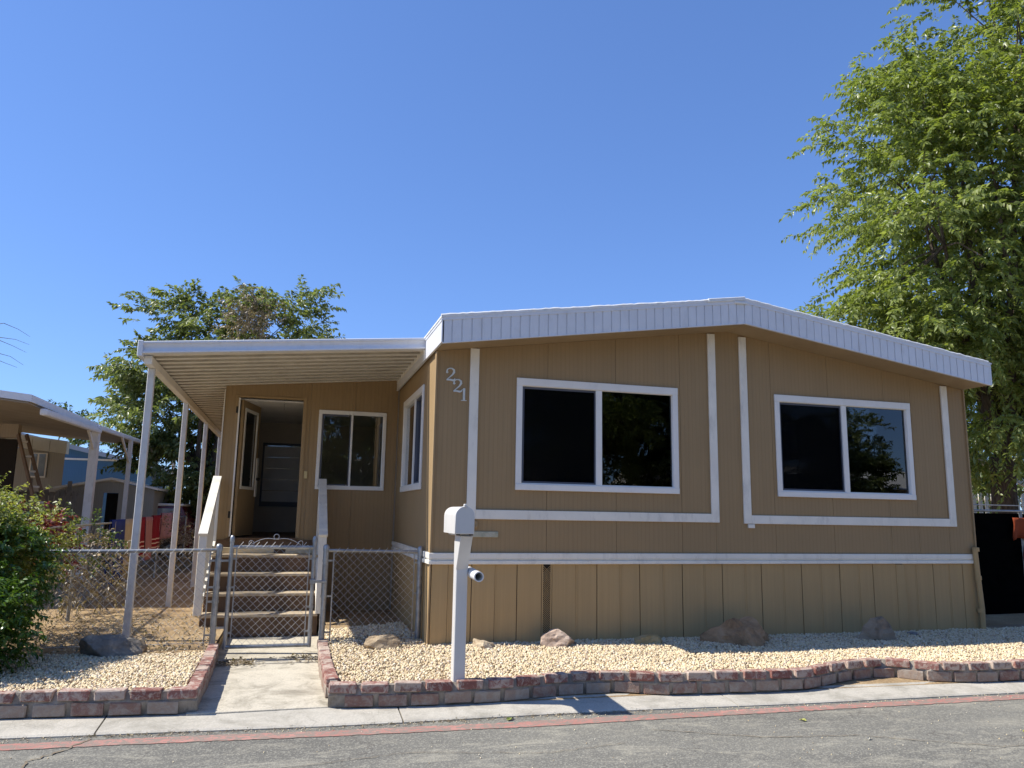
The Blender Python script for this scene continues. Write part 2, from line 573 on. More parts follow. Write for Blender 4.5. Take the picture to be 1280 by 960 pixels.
g = MB().box(-900, 900, -900, 900, -0.3, 0.0)
part('ground', g, M_['dirt'], kind='structure')
strip('road', lambda x: front_y(x) + 0.02, lambda x: -11.5, STREET, STREET, M_['asphalt'])
red_c = pl([-3.1, -1.9, -1.1, 0.26, 2.0, 5.0], [-2.075, -2.14, -2.20, -2.265, -2.28, -2.34])
vs, fs = [], []
rr = random.Random(77)
xs_r = [-60, -30, -15, -8] + list(np.arange(-5, 10.01, 0.04)) + [14, 30, 60]
for x in xs_r:
    vs += [(x, red_c(x) + 0.07 + rr.uniform(-0.006, 0.006), STREET + 0.004), (x, red_c(x) - 0.07 + rr.uniform(-0.008, 0.008), STREET + 0.004)]
for i in range(len(xs_r) - 1):
    fs.append((2 * i, 2 * i + 1, 2 * i + 3, 2 * i + 2))
part('red_line', MB().add(vs, fs), M_['red'], kind='structure')
def crack(pts, w, seed):
    rr = random.Random(seed)
    P = [Vector((a, b, 0)) for a, b in pts]
    vs, fs = [], []
    for a, b in zip(P[:-1], P[1:]):
        n_ = max(2, int((b - a).length / 0.035))
        d = (b - a).normalized()
        nn = Vector((-d.y, d.x, 0))
        for i in range(n_):
            c = a.lerp(b, i / n_) + nn * rr.uniform(-0.014, 0.014)
            ww = w * rr.uniform(0.25, 1.0)
            vs += [tuple(c + nn * ww + Vector((0, 0, STREET + 0.0065))), tuple(c - nn * ww + Vector((0, 0, STREET + 0.0065)))]
    for i in range(len(vs) // 2 - 1):
        fs.append((2 * i, 2 * i + 1, 2 * i + 3, 2 * i + 2))
    part('crack', MB().add(vs, fs), M_['crack'], kind='structure')
M_['crack'] = paint('sand_filled_crack', (0.24, 0.19, 0.13), 0.95, 0.4, 30, (0.06, 0.05, 0.04), 0.8)
crack([(-2.60, -2.0), (-2.72, -2.25), (-2.85, -2.42), (-2.80, -2.9), (-3.0, -3.4)], 0.013, 1)
crack([(1.2, -2.6), (1.9, -2.95), (2.6, -3.05), (3.4, -3.5), (4.4, -3.6)], 0.006, 2)
crack([(-1.4, -2.9), (-0.6, -2.75), (0.3, -2.95), (0.9, -2.85)], 0.004, 3)

# pale concrete gutter strip, cast in lengths with joints
kerb = bpy.data.objects.new('kerb', None)
COL.objects.link(kerb)
kerb['kind'] = 'structure'
WM['kerb'] = Matrix.Identity(4)
edges = [-14, -11, -8, -5.1, -2.6, -0.53, 2.2, 4.9, 7.6, 10.4, 14, 18]
for a, b in zip(edges[:-1], edges[1:]):
    m = MB()
    n = 8
    prof = []
    for i in range(n + 1):
        x = a + 0.006 + (b - a - 0.012) * i / n
        fy, by = front_y(x), back_y(x)
        prof.append([(x, fy, 0.0), (x, fy, 0.058), (x, fy + 0.02, 0.068), (x, by + 0.1, 0.10), (x, by + 0.1, 0.0)])
    vs = [p for r in prof for p in r]
    fs = []
    for i in range(n):
        for k in range(5):
            k2 = (k + 1) % 5
            fs.append((i * 5 + k, i * 5 + k2, (i + 1) * 5 + k2, (i + 1) * 5 + k))
    fs += [(4, 3, 2, 1, 0), tuple(n * 5 + k for k in range(5))]
    m.add(vs, fs)
    part('kerb_slab', m, M_['gutter'], kerb)
# opposite side of the street
m = MB().box(-60, 60, -11.9, -11.5, 0.0, 0.09)
part('far_kerb', m, M_['gutter'], kind='structure')

# heights of the yard
def yard_z(x, y):
    z = 0.235 + 0.012 * noise.noise(Vector((x * 1.3, y * 1.3, 0))) + 0.02 * noise.noise(Vector((x * 0.4, y * 0.4, 3)))
    return z

def sheet(name, x0, x1, y0f, y1, mat, step=0.12, zoff=0.0, skirt=True):
    nx = max(2, int((x1 - x0) / step))
    ny = max(2, int((y1 - y0f((x0 + x1) / 2)) / step))
    nx, ny = min(nx, 90), min(ny, 90)
    vs, fs = [], []
    for i in range(nx + 1):
        x = x0 + (x1 - x0) * i / nx
        y0 = y0f(x)
        for j in range(ny + 1):
            y = y0 + (y1 - y0) * j / ny
            vs.append((x, y, yard_z(x, y) + zoff))
    for i in range(nx):
        for j in range(ny):
            a = i * (ny + 1) + j
            fs.append((a, a + ny + 1, a + ny + 2, a + 1))
    me = bpy.data.meshes.new(name)
    me.from_pydata(vs, [], fs)
    me.polygons.foreach_set('use_smooth', [True] * len(fs))
    return link(name, me, mat, kind='structure')

# brick edging path, right side: (x, y) of the outer face
WALLP = [(-1.06, -1.70), (-0.52, -1.765), (0.0, -1.78), (0.42, -1.755), (0.85, -1.68), (1.25, -1.665), (1.42, -1.72), (1.66, -1.82), (2.13, -1.86), (2.65, -1.91),
         (3.05, -1.90), (3.40, -1.77), (3.72, -1.66), (4.12, -1.60), (4.26, -1.70), (4.42, -1.86), (4.75, -1.95), (5.4, -1.98), (6.5, -2.03), (8.2, -2.10)]
wpx, wpy = [p[0] for p in WALLP], [p[1] for p in WALLP]
wall_y = lambda x: float(np.interp(x, wpx, wpy))
lwall_y = lambda x: float(np.interp(x, [-9, -5, -3.3, -2.65, -2.0], [-1.35, -1.42, -1.52, -1.60, -1.66]))

sheet('gravel_bed', -1.0, 8.2, lambda x: wall_y(x) + 0.08, 0.35, M_['bedding'], 0.11)
sheet('gravel_bed', -9.0, -2.06, lambda x: lwall_y(x) + 0.08, 0.1, M_['bedding'], 0.11)
sheet('yard', -40, -9.0, lambda x: -1.35, 0.1, M_['dirt'], 1.0, 0.0)
sheet('yard', -9.0, -2.06, lambda x: 0.1, 6.0, M_['dirt'], 0.12)
sheet('yard', -40, -9.0, lambda x: 0.1, 6.0, M_['dirt'], 1.0)
sheet('yard', -1.0, 0.0, lambda x: 0.35, 3.0, M_['dirt'], 0.1)
sheet('yard', -40, 0, lambda x: 6.0, 45.0, M_['dirt'], 0.6)
sheet('yard', -2.06, 0.0, lambda x: 1.9, 6.0, M_['dirt'], 0.3, -0.02)
sheet('yard', 7.0, 45.0, lambda x: 0.35 if x < 8.2 else 0.35, 45.0, M_['dirt'], 0.6)
sheet('driveway', 8.2, 45.0, lambda x: back_y(x) + 0.09, 0.35, M_['asphalt'], 0.6, -0.1)
sheet('yard', -60, 60, lambda x: -40, -11.9, M_['dirt'], 1.0, -0.14)

part('yard', MB().box(-2.36, -2.0601, 0.05, 1.95, 0.0, 0.19), M_['dirt'], kind='structure')
part('yard', MB().box(-0.9999, -0.6, 0.05, 1.95, 0.0, 0.19), M_['dirt'], kind='structure')

# front walk between the brick edgings
m = MB()
for y0, y1, z in ((-1.66, 0.12, 0.103), (0.13, 1.9, 0.109)):
    m.box(-2.06, -1.0, y0, y1, 0.0, z)
part('walk', m, M_['walk'], bevel=0.004, kind='structure')
# bare sandy margin where the edging bows back from the kerb
vs, fs = [], []
n = 34
for i in range(n + 1):
    x = -1.0 + 9.0 * i / n
    vs += [(x, back_y(x) + 0.02, 0.094), (x, wall_y(x) + 0.15, 0.106)]
for i in range(n):
    fs.append((2 * i, 2 * i + 1, 2 * i + 3, 2 * i + 2))
part('bare_margin', MB().add(vs, fs), M_['dirt'], kind='structure')

# gravel stones
ico = bmesh.new()
bmesh.ops.create_icosphere(ico, subdivisions=1, radius=1)
IV = np.array([v.co[:] for v in ico.verts])
IF = np.array([[v.index for v in f.verts] for f in ico.faces])
ico.free()

OV = np.array([[1, 0, 0.1], [0, 1, 0], [-1, 0, -0.1], [0, -1, 0], [0.1, 0, 1], [0, -0.1, -1]], float)
OF = np.array([[0, 1, 4], [1, 2, 4], [2, 3, 4], [3, 0, 4], [1, 0, 5], [2, 1, 5], [3, 2, 5], [0, 3, 5]])

def rand_rot(n):
    q = RNG.normal(size=(n, 4))
    q /= np.linalg.norm(q, axis=1)[:, None]
    w, x, y, z = q.T
    return np.stack([np.stack([1 - 2 * (y * y + z * z), 2 * (x * y - z * w), 2 * (x * z + y * w)], -1),
                     np.stack([2 * (x * y + z * w), 1 - 2 * (x * x + z * z), 2 * (y * z - x * w)], -1),
                     np.stack([2 * (x * z - y * w), 2 * (y * z + x * w), 1 - 2 * (x * x + y * y)], -1)], 1)

def stones(pts, rmin, rmax, IV=None, IF=None):
    IV, IF = (OV, OF) if len(pts) > 16000 else (globals()['IV'], globals()['IF'])
    n = len(pts)
    s = RNG.uniform(rmin, rmax, (n, 1, 1)) * RNG.uniform(0.65, 1.25, (n, 1, 3))
    V = IV[None] * (1 + RNG.uniform(-0.22, 0.22, (n, len(IV), 1))) * s
    V = np.einsum('nij,nkj->nki', rand_rot(n), V) + pts[:, None, :]
    F = IF[None] + (np.arange(n) * len(IV))[:, None, None]
    return V.reshape(-1, 3), F.reshape(-1, 3)

def scatter(name, n, x0, x1, ylo, yhi, label, rmin=0.008, rmax=0.017, keep=None):
    x = RNG.uniform(x0, x1, n)
    lo = np.array([ylo(a) for a in x])
    hi = np.array([yhi(a) for a in x])
    y = lo + (hi - lo) * RNG.random(n)
    if keep is not None:
        k = np.array([keep(a, b) for a, b in zip(x, y)])
        x, y = x[k], y[k]
    z = np.array([yard_z(a, b) for a, b in zip(x, y)]) + RNG.uniform(0.0, 0.022, len(x))
    V, F = stones(np.stack([x, y, z], 1), rmin, rmax)
    o = link(name, np_mesh(name, V, F), M_['gravel'], kind='stuff')
    o['label'] = label
    return o

scatter('gravel', 62000, -0.97, 7.8, lambda x: wall_y(x) + 0.10, lambda x: (0.01 if x > -0.02 else 0.55), 'cream crushed stone gravel between the house skirting and brick edging')
scatter('gravel', 23000, -4.9, -2.10, lambda x: lwall_y(x) + 0.10, lambda x: 0.05 + 0.1 * math.sin(x * 3), 'cream crushed stone gravel left of the front walk beside the bush')
scatter('gravel', 1500, -0.97, -0.05, lambda x: 0.5, lambda x: 1.6 + 0.4 * x, 'scattered cream stones thinning out beside the porch steps', 0.01, 0.02)
scatter('pebbles', 900, -4.5, -2.1, lambda x: 0.1, lambda x: 2.4, 'scattered small stones on the sandy side yard', 0.003, 0.010)
# loose grit on the street edge
x = RNG.uniform(-4, 7, 900)
y = np.array([front_y(a) for a in x]) + np.where(RNG.random(900) < 0.6, RNG.normal(0, 0.05, 900) - 0.03, -RNG.random(900) * 2.5)
V, F = stones(np.stack([x, y, np.full(900, STREET + 0.003)], 1), 0.002, 0.006)
link('grit', np_mesh('grit', V, F), M_['gravel'], kind='stuff')['label'] = 'pale grit scattered on the asphalt and along the kerb'

# ------------------------------------------------------------------ bricks
def brick_mesh(k, L, W, H):
    m = MB().box(-L / 2, L / 2, -W / 2, W / 2, 0, H)
    me = m.mesh('brick', bevel=0.006)
    rr = random.Random(k)
    for v in me.vertices:
        v.co += Vector((rr.uniform(-1, 1), rr.uniform(-1, 1), rr.uniform(-1, 1))) * 0.0035
    return me
def brick_set(L, W, H, mat, base):
    r = []
    for k in range(5):
        me = brick_mesh(base + k, L, W, H)
        me.materials.append(mat)
        r.append(me)
    return r
B_TOP = brick_set(0.205, 0.098, 0.068, M_['brick'], 10)
B_LOW = brick_set(0.215, 0.098, 0.086, M_['brickgrey'], 30)
B_HALF = brick_set(0.11, 0.098, 0.068, M_['brick'], 50)

def put_brick(me, root, x, y, z, ang):
    o = bpy.data.objects.new('brick', me)
    COL.objects.link(o)
    o.parent = root
    o.matrix_parent_inverse = WM[root.name].inverted()
    o.location = (x, y, z)
    o.rotation_euler = (random.uniform(-0.02, 0.02), random.uniform(-0.02, 0.02), ang + random.uniform(-0.03, 0.03))

def edging(root, pts, ztop=0.272, zlow=0.104, pitch=0.252, inset=0.05, phase=0.0, low=True):
    """two courses of bricks along a path of outer-face points"""
    P = [Vector((a, b, 0)) for a, b in pts]
    cum = [0]
    for a, b in zip(P[:-1], P[1:]):
        cum.append(cum[-1] + (b - a).length)
    def at(s):
        s = max(0, min(cum[-1], s))
        for i in range(len(P) - 1):
            if s <= cum[i + 1] or i == len(P) - 2:
                t = (s - cum[i]) / (cum[i + 1] - cum[i])
                d = (P[i + 1] - P[i]).normalized()
                return P[i].lerp(P[i + 1], t), d
    for course in ((0, 1) if low else (1,)):
        s = 0.105 + (pitch / 2 if course == 0 else 0) + phase
        while s < cum[-1] - 0.09:
            p1, _ = at(s - 0.1)
            p2, _ = at(s + 0.1)
            d = (p2 - p1).normalized()
            nrm = Vector((-d.y, d.x, 0))
            p = (p1 + p2) / 2 + nrm * (inset + (0.004 if course == 0 else 0))
            z = (ztop - 0.068 if course else zlow) + random.uniform(-0.004, 0.004)
            put_brick(random.choice(B_TOP if course else B_LOW), root, p.x, p.y, z, math.atan2(d.y, d.x))
            s += pitch * random.uniform(0.96, 1.03)
    # mortar core: a strip slightly behind the faces
    m = MB()
    n = int(cum[-1] / 0.06)
    prof = []
    for i in range(n + 1):
        p, _ = at(cum[-1] * i / n)
        pa, _ = at(cum[-1] * i / n - 0.08)
        pb, _ = at(cum[-1] * i / n + 0.08)
        d = (pb - pa).normalized()
        nrm = Vector((-d.y, d.x, 0))
        j = random.uniform(0.022, 0.045)
        jt = random.uniform(-0.012, 0.004)
        f, b = p + nrm * (0.004 + j), p + nrm * 0.088
        f2 = p + nrm * (0.004 + random.uniform(0.004, 0.022))
        prof.append([(f.x, f.y, 0.095), (f2.x, f2.y, 0.188), (f.x, f.y, ztop - 0.007 + jt), (b.x, b.y, ztop - 0.007 + jt), (b.x, b.y, 0.095)])
    vs = [q for r in prof for q in r]
    fs = []
    for i in range(n):
        for k in range(5):
            k2 = (k + 1) % 5
            fs.append((i * 5 + k, i * 5 + k2, (i + 1) * 5 + k2, (i + 1) * 5 + k))
    fs += [(4, 3, 2, 1, 0), tuple(n * 5 + k for k in range(5))]
    m.add(vs, fs)
    part('mortar', m, M_['mortar'], root)

eR = thing('brick_edging', 'low two-course red brick edging curving along the front of the wide gravel bed', 'brick edging', (3.0, -1.85, 0.1))
edging(eR, WALLP)
eRw = thing('brick_edging', 'short straight row of bricks along the right side of the front walk', 'brick edging', (-1.0, -0.7, 0.1))
edging(eRw, [(-1.075, 0.42), (-1.085, -0.6), (-1.07, -1.57)], inset=0.052, pitch=0.213)
eL = thing('brick_edging', 'low brick edging in front of the bush at the left corner of the lot', 'brick edging', (-3.5, -1.5, 0.1))
edging(eL, [(-6.5, -1.40), (-5, -1.42), (-3.3, -1.52), (-2.65, -1.60), (-1.995, -1.655)], phase=0.05)
eLw = thing('brick_edging', 'short straight row of bricks along the left side of the front walk', 'brick edging', (-2.03, -0.7, 0.1))
edging(eLw, [(-1.985, -1.56), (-1.99, -0.6), (-2.01, 0.42)], inset=0.052, pitch=0.213)

# ------------------------------------------------------------------ the mobile home
house = thing('mobile_home', 'tan single-storey mobile home with white trim, dark sliding windows and number 221', 'mobile home', (3.5, 4.0, 0.24))
ZB, ZC = 1.164, 1.049           # belt trim top and bottom
W = 7.0
DEPTH = 15.0
def ztop(x):
    return 3.285 + 0.50 * (1 - abs(x - 3.5) / 3.5)

def slab_panels(mpf, u0, u1, seams, zb, zt, holes, mat, root, name='siding_panel', gap=0.0019, t=0.016):
    us = [u0] + seams + [u1]
    for a, b in zip(us[:-1], us[1:]):
        a2, b2 = a + gap, b - gap
        cuts = sorted({a2, b2} | {h for H in holes for h in H[:2] if a2 < h < b2} | ({3.5} if (mpf is FRONT and a2 < 3.5 < b2) else set()))
        whole = any(H[0] <= a2 and H[1] >= b2 for H in holes)
        low, high = MB(mpf), MB(mpf)
        for c, d in zip(cuts[:-1], cuts[1:]):
            mid = (c + d) / 2
            hs = [H for H in holes if H[0] < mid < H[1]]
            if hs:
                segs = [(zb, zb, hs[0][2], hs[0][2], low), (hs[0][3], hs[0][3], zt(c), zt(d), high if whole else low)]
            else:
                segs = [(zb, zb, zt(c), zt(d), low)]
            for l1, l2, h1, h2, m in segs:
                m.hexa([mpf(c, 0, l1), mpf(d, 0, l2), mpf(d, -t, l2), mpf(c, -t, l1), mpf(c, 0, h1), mpf(d, 0, h2), mpf(d, -t, h2), mpf(c, -t, h1)])
        for m in (low, high):
            if m.v:
                part(name, m, mat, root)

FRONT = lambda u, d, z: (u, -d, z)            # d = distance out of the wall
SIDE = lambda u, d, z: (-d, u, z)
PORCH_Y = 3.02
PORCH = lambda u, d, z: (u, PORCH_Y - d, z)

W1 = (0.883, 2.834, 1.827, 3.05)
W2 = (4.133, 6.128, 1.827, 3.055)
SW = (0.79, 2.40, 1.83, 3.045)
def inner(w, k=0.03):
    return (w[0] + k, w[1] - k, w[2] + k, w[3] - k)
seams = [0.42, 1.244, 2.06, 2.87, 3.3, 4.092, 4.907, 5.739, 6.155, 6.62]
slab_panels(FRONT, 0.0, W, seams, ZB - 0.03, ztop, [inner(W1), inner(W2)], M_['siding'], house)
slab_panels(SIDE, 0.0, PORCH_Y, [0.61, 1.22, 1.83, 2.44], ZB - 0.03, lambda u: 3.33, [inner(SW)], M_['siding'], house)

# dark sheathing behind the joints, with the window openings left open
def sheath(mpf, u0, u1, zb, zt, holes, t0=0.018, t1=0.05):
    m = MB(mpf)
    cuts = sorted({u0, u1} | {h for H in holes for h in H[:2]} | ({3.5} if mpf is FRONT else set()))
    for c, d in zip(cuts[:-1], cuts[1:]):
        mid = (c + d) / 2
        hs = [H for H in holes if H[0] < mid < H[1]]
        segs = [((zb, zb), (hs[0][2], hs[0][2])), ((hs[0][3], hs[0][3]), (zt(c), zt(d)))] if hs else [((zb, zb), (zt(c), zt(d)))]
        for (l1, l2), (h1, h2) in segs:
            m.hexa([mpf(c, -t0, l1), mpf(d, -t0, l2), mpf(d, -t1, l2), mpf(c, -t1, l1), mpf(c, -t0, h1), mpf(d, -t0, h2), mpf(d, -t1, h2), mpf(c, -t1, h1)])
    return m
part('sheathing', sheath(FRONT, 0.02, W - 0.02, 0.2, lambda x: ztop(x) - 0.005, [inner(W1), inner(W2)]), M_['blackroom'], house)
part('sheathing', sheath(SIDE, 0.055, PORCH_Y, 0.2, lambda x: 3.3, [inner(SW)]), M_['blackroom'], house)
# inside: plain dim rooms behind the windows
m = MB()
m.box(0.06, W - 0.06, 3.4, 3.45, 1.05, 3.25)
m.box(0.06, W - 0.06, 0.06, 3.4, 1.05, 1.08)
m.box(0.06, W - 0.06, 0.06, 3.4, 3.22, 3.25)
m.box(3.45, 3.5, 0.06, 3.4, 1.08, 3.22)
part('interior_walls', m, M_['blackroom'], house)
# the rest of the shell
m = MB()
m.box(W - 0.02, W, 0.02, DEPTH, 0.22, 3.28)
m.box(0.0, 0.02, PORCH_Y + 0.02, DEPTH, 0.22, 3.32)
m.box(0.0, W, DEPTH, DEPTH + 0.02, 0.22, 3.28)
part('outer_wall', m, M_['corner'], house)

# belt trim with a rounded lower bead
def belt(mpf, u0, u1, ext=0.0):
    m = MB(mpf)
    m.box(u0, u1, 0.0, 0.028, ZC + 0.055, ZB)
    m.box(u0, u1, 0.0, 0.018, ZC + 0.038, ZC + 0.055)
    m.box(u0, u1, 0.0, 0.034, ZC, ZC + 0.038)
    return part('belt_trim', m, M_['white'], house, bevel=0.004)
belt(FRONT, -0.03, W + 0.02)
belt(SIDE, 0.004, PORCH_Y)

# skirting: separate vertical panels with recessed joints
sk = [0.005, 0.181, 0.43, 0.681, 0.921, 1.193, 1.309, 1.579, 1.826, 2.096, 2.333, 2.612, 2.856, 3.124, 3.362, 3.649, 3.873, 4.156, 4.415, 4.667, 4.945, 5.205, 5.422, 5.76, 5.86, 6.044, 6.321, 6.55, 6.776, 6.995]
for i, (a, b) in enumerate(zip(sk[:-1], sk[1:])):
    if abs(a - 1.193) < 1e-3:      # perforated vent strip
        m = MB()
        m.box(a + 0.004, b - 0.004, -0.004, 0.0, 0.2, ZC - 0.001)
        vent = part('vent_strip', m, M_['dark'], house)
        lat = MB()
        lat.box(a + 0.003, a + 0.016, -0.012, -0.004, 0.2, ZC - 0.001)
        lat.box(b - 0.016, b - 0.003, -0.012, -0.004, 0.2, ZC - 0.001)
        z = 0.2
        while z < ZC - 0.1:
            for s0, s1 in ((0, 1), (1, 0)):
                xa_, xb_ = a + 0.014 + (b - a - 0.028) * s0, a + 0.014 + (b - a - 0.028) * s1
                lat.beam((xa_, -0.008, z), (xb_, -0.008, z + 0.088), 0.004, 0.0052, (0, 1, 0))
            z += 0.022
        part('vent_lattice', lat, M_['skirt'], vent, kind='stuff')
        continue
    if abs(a - 5.76) < 1e-3:       # sprung, curled flange
        m = MB()
        for q in range(7):
            z0, z1 = 0.2 + q * 0.12, min(0.2 + (q + 1) * 0.12, ZC - 0.002)
            b0, b1 = 0.018 * math.sin(q / 6 * 3.1), 0.018 * math.sin((q + 1) / 6 * 3.1)
            m.hexa([(a, -0.012, z0), (b, -0.035 - b0, z0), (b, 0.0, z0), (a, 0.0, z0), (a, -0.012, z1), (b, -0.035 - b1, z1), (b, 0.0, z1), (a, 0.0, z1)])
        part('skirting_panel', m, M_['skirt'], house, label='narrow sprung skirting strip bulging out of line')
        continue
    m = MB()
    pr = 0.0 if i % 2 else 0.003
    lean = random.uniform(-0.002, 0.002)
    wl, wr = (0.0020, 0.0042) if i % 2 else (0.0042, 0.0020)
    y0, y1 = -0.004 - pr, 0.006
    m.hexa([(a + wl + lean, y0, 0.2), (b - wr + lean, y0, 0.2), (b - wr + lean, y1, 0.2), (a + wl + lean, y1, 0.2),
            (a + wl, y0, ZC - 0.001), (b - wr, y0, ZC - 0.001), (b - wr, y1, ZC - 0.001), (a + wl, y1, ZC - 0.001)])
    # pressed shallow stiffening fold on one edge
    if i % 2:
        m.box(a + wl + 0.018, a + wl + 0.028, -0.0075 - pr, -0.003 - pr, 0.21, ZC - 0.01)
    part('skirting_panel', m, M_['skirt'], house)
su = [0.01, 0.25, 0.5, 0.75, 1.0, 1.25, 1.5, 1.75, 2.0, 2.25, 2.5, 2.75, 3.0]
for a, b in zip(su[:-1], su[1:]):
    part('skirting_panel', MB(SIDE).box(a + 0.004, b - 0.004, 0.004, -0.006, 0.2, ZC - 0.001), M_['skirt'], house)

# corner boards
part('corner_board', MB().box(-0.019, -0.001, -0.0185, 0.06, ZB + 0.001, 3.28), M_['corner'], house)
part('corner_board', MB().box(W + 0.001, W + 0.019, -0.0185, 0.05, ZB + 0.001, 3.28), M_['corner'], house)
part('corner_board', MB().box(-0.016, -0.001, -0.017, 0.03, 0.2, ZC - 0.002), M_['corner'], house)

# applied white picture-frame trim round each window bay
def bay_trim(xl, xr, z):
    w = 0.098
    m = MB()
    m.box(xl, xl + w, -0.022, 0.0, z, ztop(xl + w) - 0.01 if xl < 3.5 else ztop(xl) - 0.03)
    part('bay_trim', m, M_['white'], house, bevel=0.003)
    m = MB()
    m.box(xr - w, xr, -0.022, 0.0, z, (ztop(xr - w) if xr < 3.5 else ztop(xr)) - 0.01)
    part('bay_trim', m, M_['white'], house, bevel=0.003)
    part('bay_trim', MB().box(xl + w + 0.001, xr - w - 0.001, -0.022, 0.0, z, z + w), M_['white'], house, bevel=0.003)
bay_trim(0.355, 3.339, 1.513)
bay_trim(3.664, 6.734, 1.505)

# windows
def window(mpf, w, split, root, name='window', fr=0.066, screen=True, curtain=None, glassmat='glass', thick=0.024, top=0.085, mw=0.036):
    u0, u1, z0, z1 = w
    m = MB(mpf)
    m.box(u0, u1, 0.0, thick, z1 - top, z1)
    m.box(u0, u1, 0.0, thick + 0.004, z0, z0 + fr)
    m.box(u0, u0 + fr, 0.0, thick - 0.002, z0 + fr, z1 - top)
    m.box(u1 - fr, u1, 0.0, thick - 0.002, z0 + fr, z1 - top)
    wroot = part(name, m, M_['vinyl'], root, bevel=0.004)
    us = u0 + (u1 - u0) * split
    a0, a1, b0, b1 = u0 + fr, u1 - fr, z0 + fr, z1 - top
    m = MB(mpf)
    m.box(us - mw, us + mw, -0.03, 0.012, b0, b1)
    part('mullion', m, M_['vinyl'], wroot, bevel=0.003)
    m = MB(mpf)      # reveals
    m.box(a0 - 0.003, a0 + 0.004, -0.045, 0.004, b0, b1)
    m.box(a1 - 0.004, a1 + 0.003, -0.045, 0.004, b0, b1)
    m.box(a0, a1, -0.045, 0.003, b1 - 0.004, b1 + 0.003)
    m.box(a0, a1, -0.045, 0.005, b0 - 0.003, b0 + 0.012)
    part('reveal', m, M_['vinyl'], wroot)
    # fixed pane right, slider left
    part('pane', MB(mpf).box(us + mw - 0.002, a1 - 0.003, -0.024, -0.020, b0 + 0.01, b1 - 0.004), M_[glassmat], wroot)
    part('pane', MB(mpf).box(a0 + 0.028, us - mw + 0.002, -0.040, -0.036, b0 + 0.03, b1 - 0.028), M_[glassmat], wroot)
    m = MB(mpf)
    m.box(a0 + 0.004, a0 + 0.028, -0.044, -0.006, b0 + 0.012, b1 - 0.004)
    m.box(us - mw - 0.014, us - mw, -0.044, -0.006, b0 + 0.012, b1 - 0.004)
    m.box(a0 + 0.028, us - 0.05, -0.044, -0.006, b0 + 0.012, b0 + 0.032)
    m.box(a0 + 0.028, us - 0.05, -0.044, -0.006, b1 - 0.028, b1 - 0.004)
    part('sash', m, M_['gasket'], wroot)
    if screen:
        part('insect_screen', MB(mpf).box(a0 + 0.026, us - 0.048, -0.016, -0.014, b0 + 0.030, b1 - 0.026), M_['screen'], wroot)
    if curtain:
        m = MB(mpf)
        n = 22
        for i in range(n):
            c0 = curtain[0] + (curtain[1] - curtain[0]) * i / n
            c1 = curtain[0] + (curtain[1] - curtain[0]) * (i + 0.82) / n
            m.box(c0, c1, -0.14 - 0.02 * (i % 2), -0.135 - 0.02 * (i % 2), z0, z1 - 0.02)
        part('curtain', m, M_['blind'], wroot)
    return wroot

t = NT('dark_insect_screen')
tr = t.n.new('ShaderNodeBsdfTransparent')
tr.inputs[0].default_value = (1, 1, 1, 1)
ms = t.n.new('ShaderNodeMixShader')
ms.inputs[0].default_value = 0.52
t.col((0.004, 0.004, 0.004))
t.rough(0.9, 0.05)
t.lk(tr.outputs[0], ms.inputs[1])
t.lk(t.b.outputs[0], ms.inputs[2])
t.lk(ms.outputs[0], t.out.inputs[0])
M_['screen'] = t.m

window(FRONT, W1, 0.497, house)
window(FRONT, W2, 0.497, house)
window(SIDE, SW, 0.42, house, fr=0.07, screen=False, curtain=(0.9, 1.2), mw=0.028)

# fascia of white fluted metal pieces, left and right of the ridge
FY = -0.42
def ftop(x): return ztop(x) + 0.275
def fbot(x): return ztop(x) + 0.012
XL, XR = -0.035, 7.035
n = 34
for side in (0, 1):
    xa, xb = (XL, 3.5) if side == 0 else (3.5, XR)
    for i in range(n):
        a, b = xa + (xb - xa) * i / n, xa + (xb - xa) * (i + 1) / n
        c = a + (b - a) * 0.86
        m = MB()
        d1 = 0.020
        m.hexa([(a, FY - 0.006, fbot(a)), (c, FY - 0.006, fbot(c)), (c, FY + d1, fbot(c)), (a, FY + d1, fbot(a)),
                (a, FY - 0.006, ftop(a) - 0.035), (c, FY - 0.006, ftop(c) - 0.035), (c, FY + d1, ftop(c) - 0.035), (a, FY + d1, ftop(a) - 0.035)])
        m.hexa([(c, FY + 0.004, fbot(c)), (b, FY + 0.004, fbot(b)), (b, FY + d1, fbot(b)), (c, FY + d1, fbot(c)),
                (c, FY + 0.004, ftop(c) - 0.035), (b, FY + 0.004, ftop(b) - 0.035), (b, FY + d1, ftop(b) - 0.035), (c, FY + d1, ftop(c) - 0.035)])
        part('fascia_panel', m, M_['metalwhite'], house)
# fascia rails, top and bottom
m = MB()
for xa, xb in ((XL, 3.5), (3.5, XR)):
    m.hexa([(xa, FY - 0.012, ftop(xa) - 0.035), (xb, FY - 0.012, ftop(xb) - 0.035), (xb, FY + 0.02, ftop(xb) - 0.035), (xa, FY + 0.02, ftop(xa) - 0.035),
            (xa, FY - 0.012, ftop(xa)), (xb, FY - 0.012, ftop(xb)), (xb, FY + 0.02, ftop(xb)), (xa, FY + 0.02, ftop(xa))])
    m.hexa([(xa, FY - 0.010, fbot(xa) - 0.014), (xb, FY - 0.010, fbot(xb) - 0.014), (xb, FY + 0.02, fbot(xb) - 0.014), (xa, FY + 0.02, fbot(xa) - 0.014),
            (xa, FY - 0.010, fbot(xa) - 0.001), (xb, FY - 0.010, fbot(xb) - 0.001), (xb, FY + 0.02, fbot(xb) - 0.001), (xa, FY + 0.02, fbot(xa) - 0.001)])
part('fascia_rail', m, M_['metalwhite'], house)
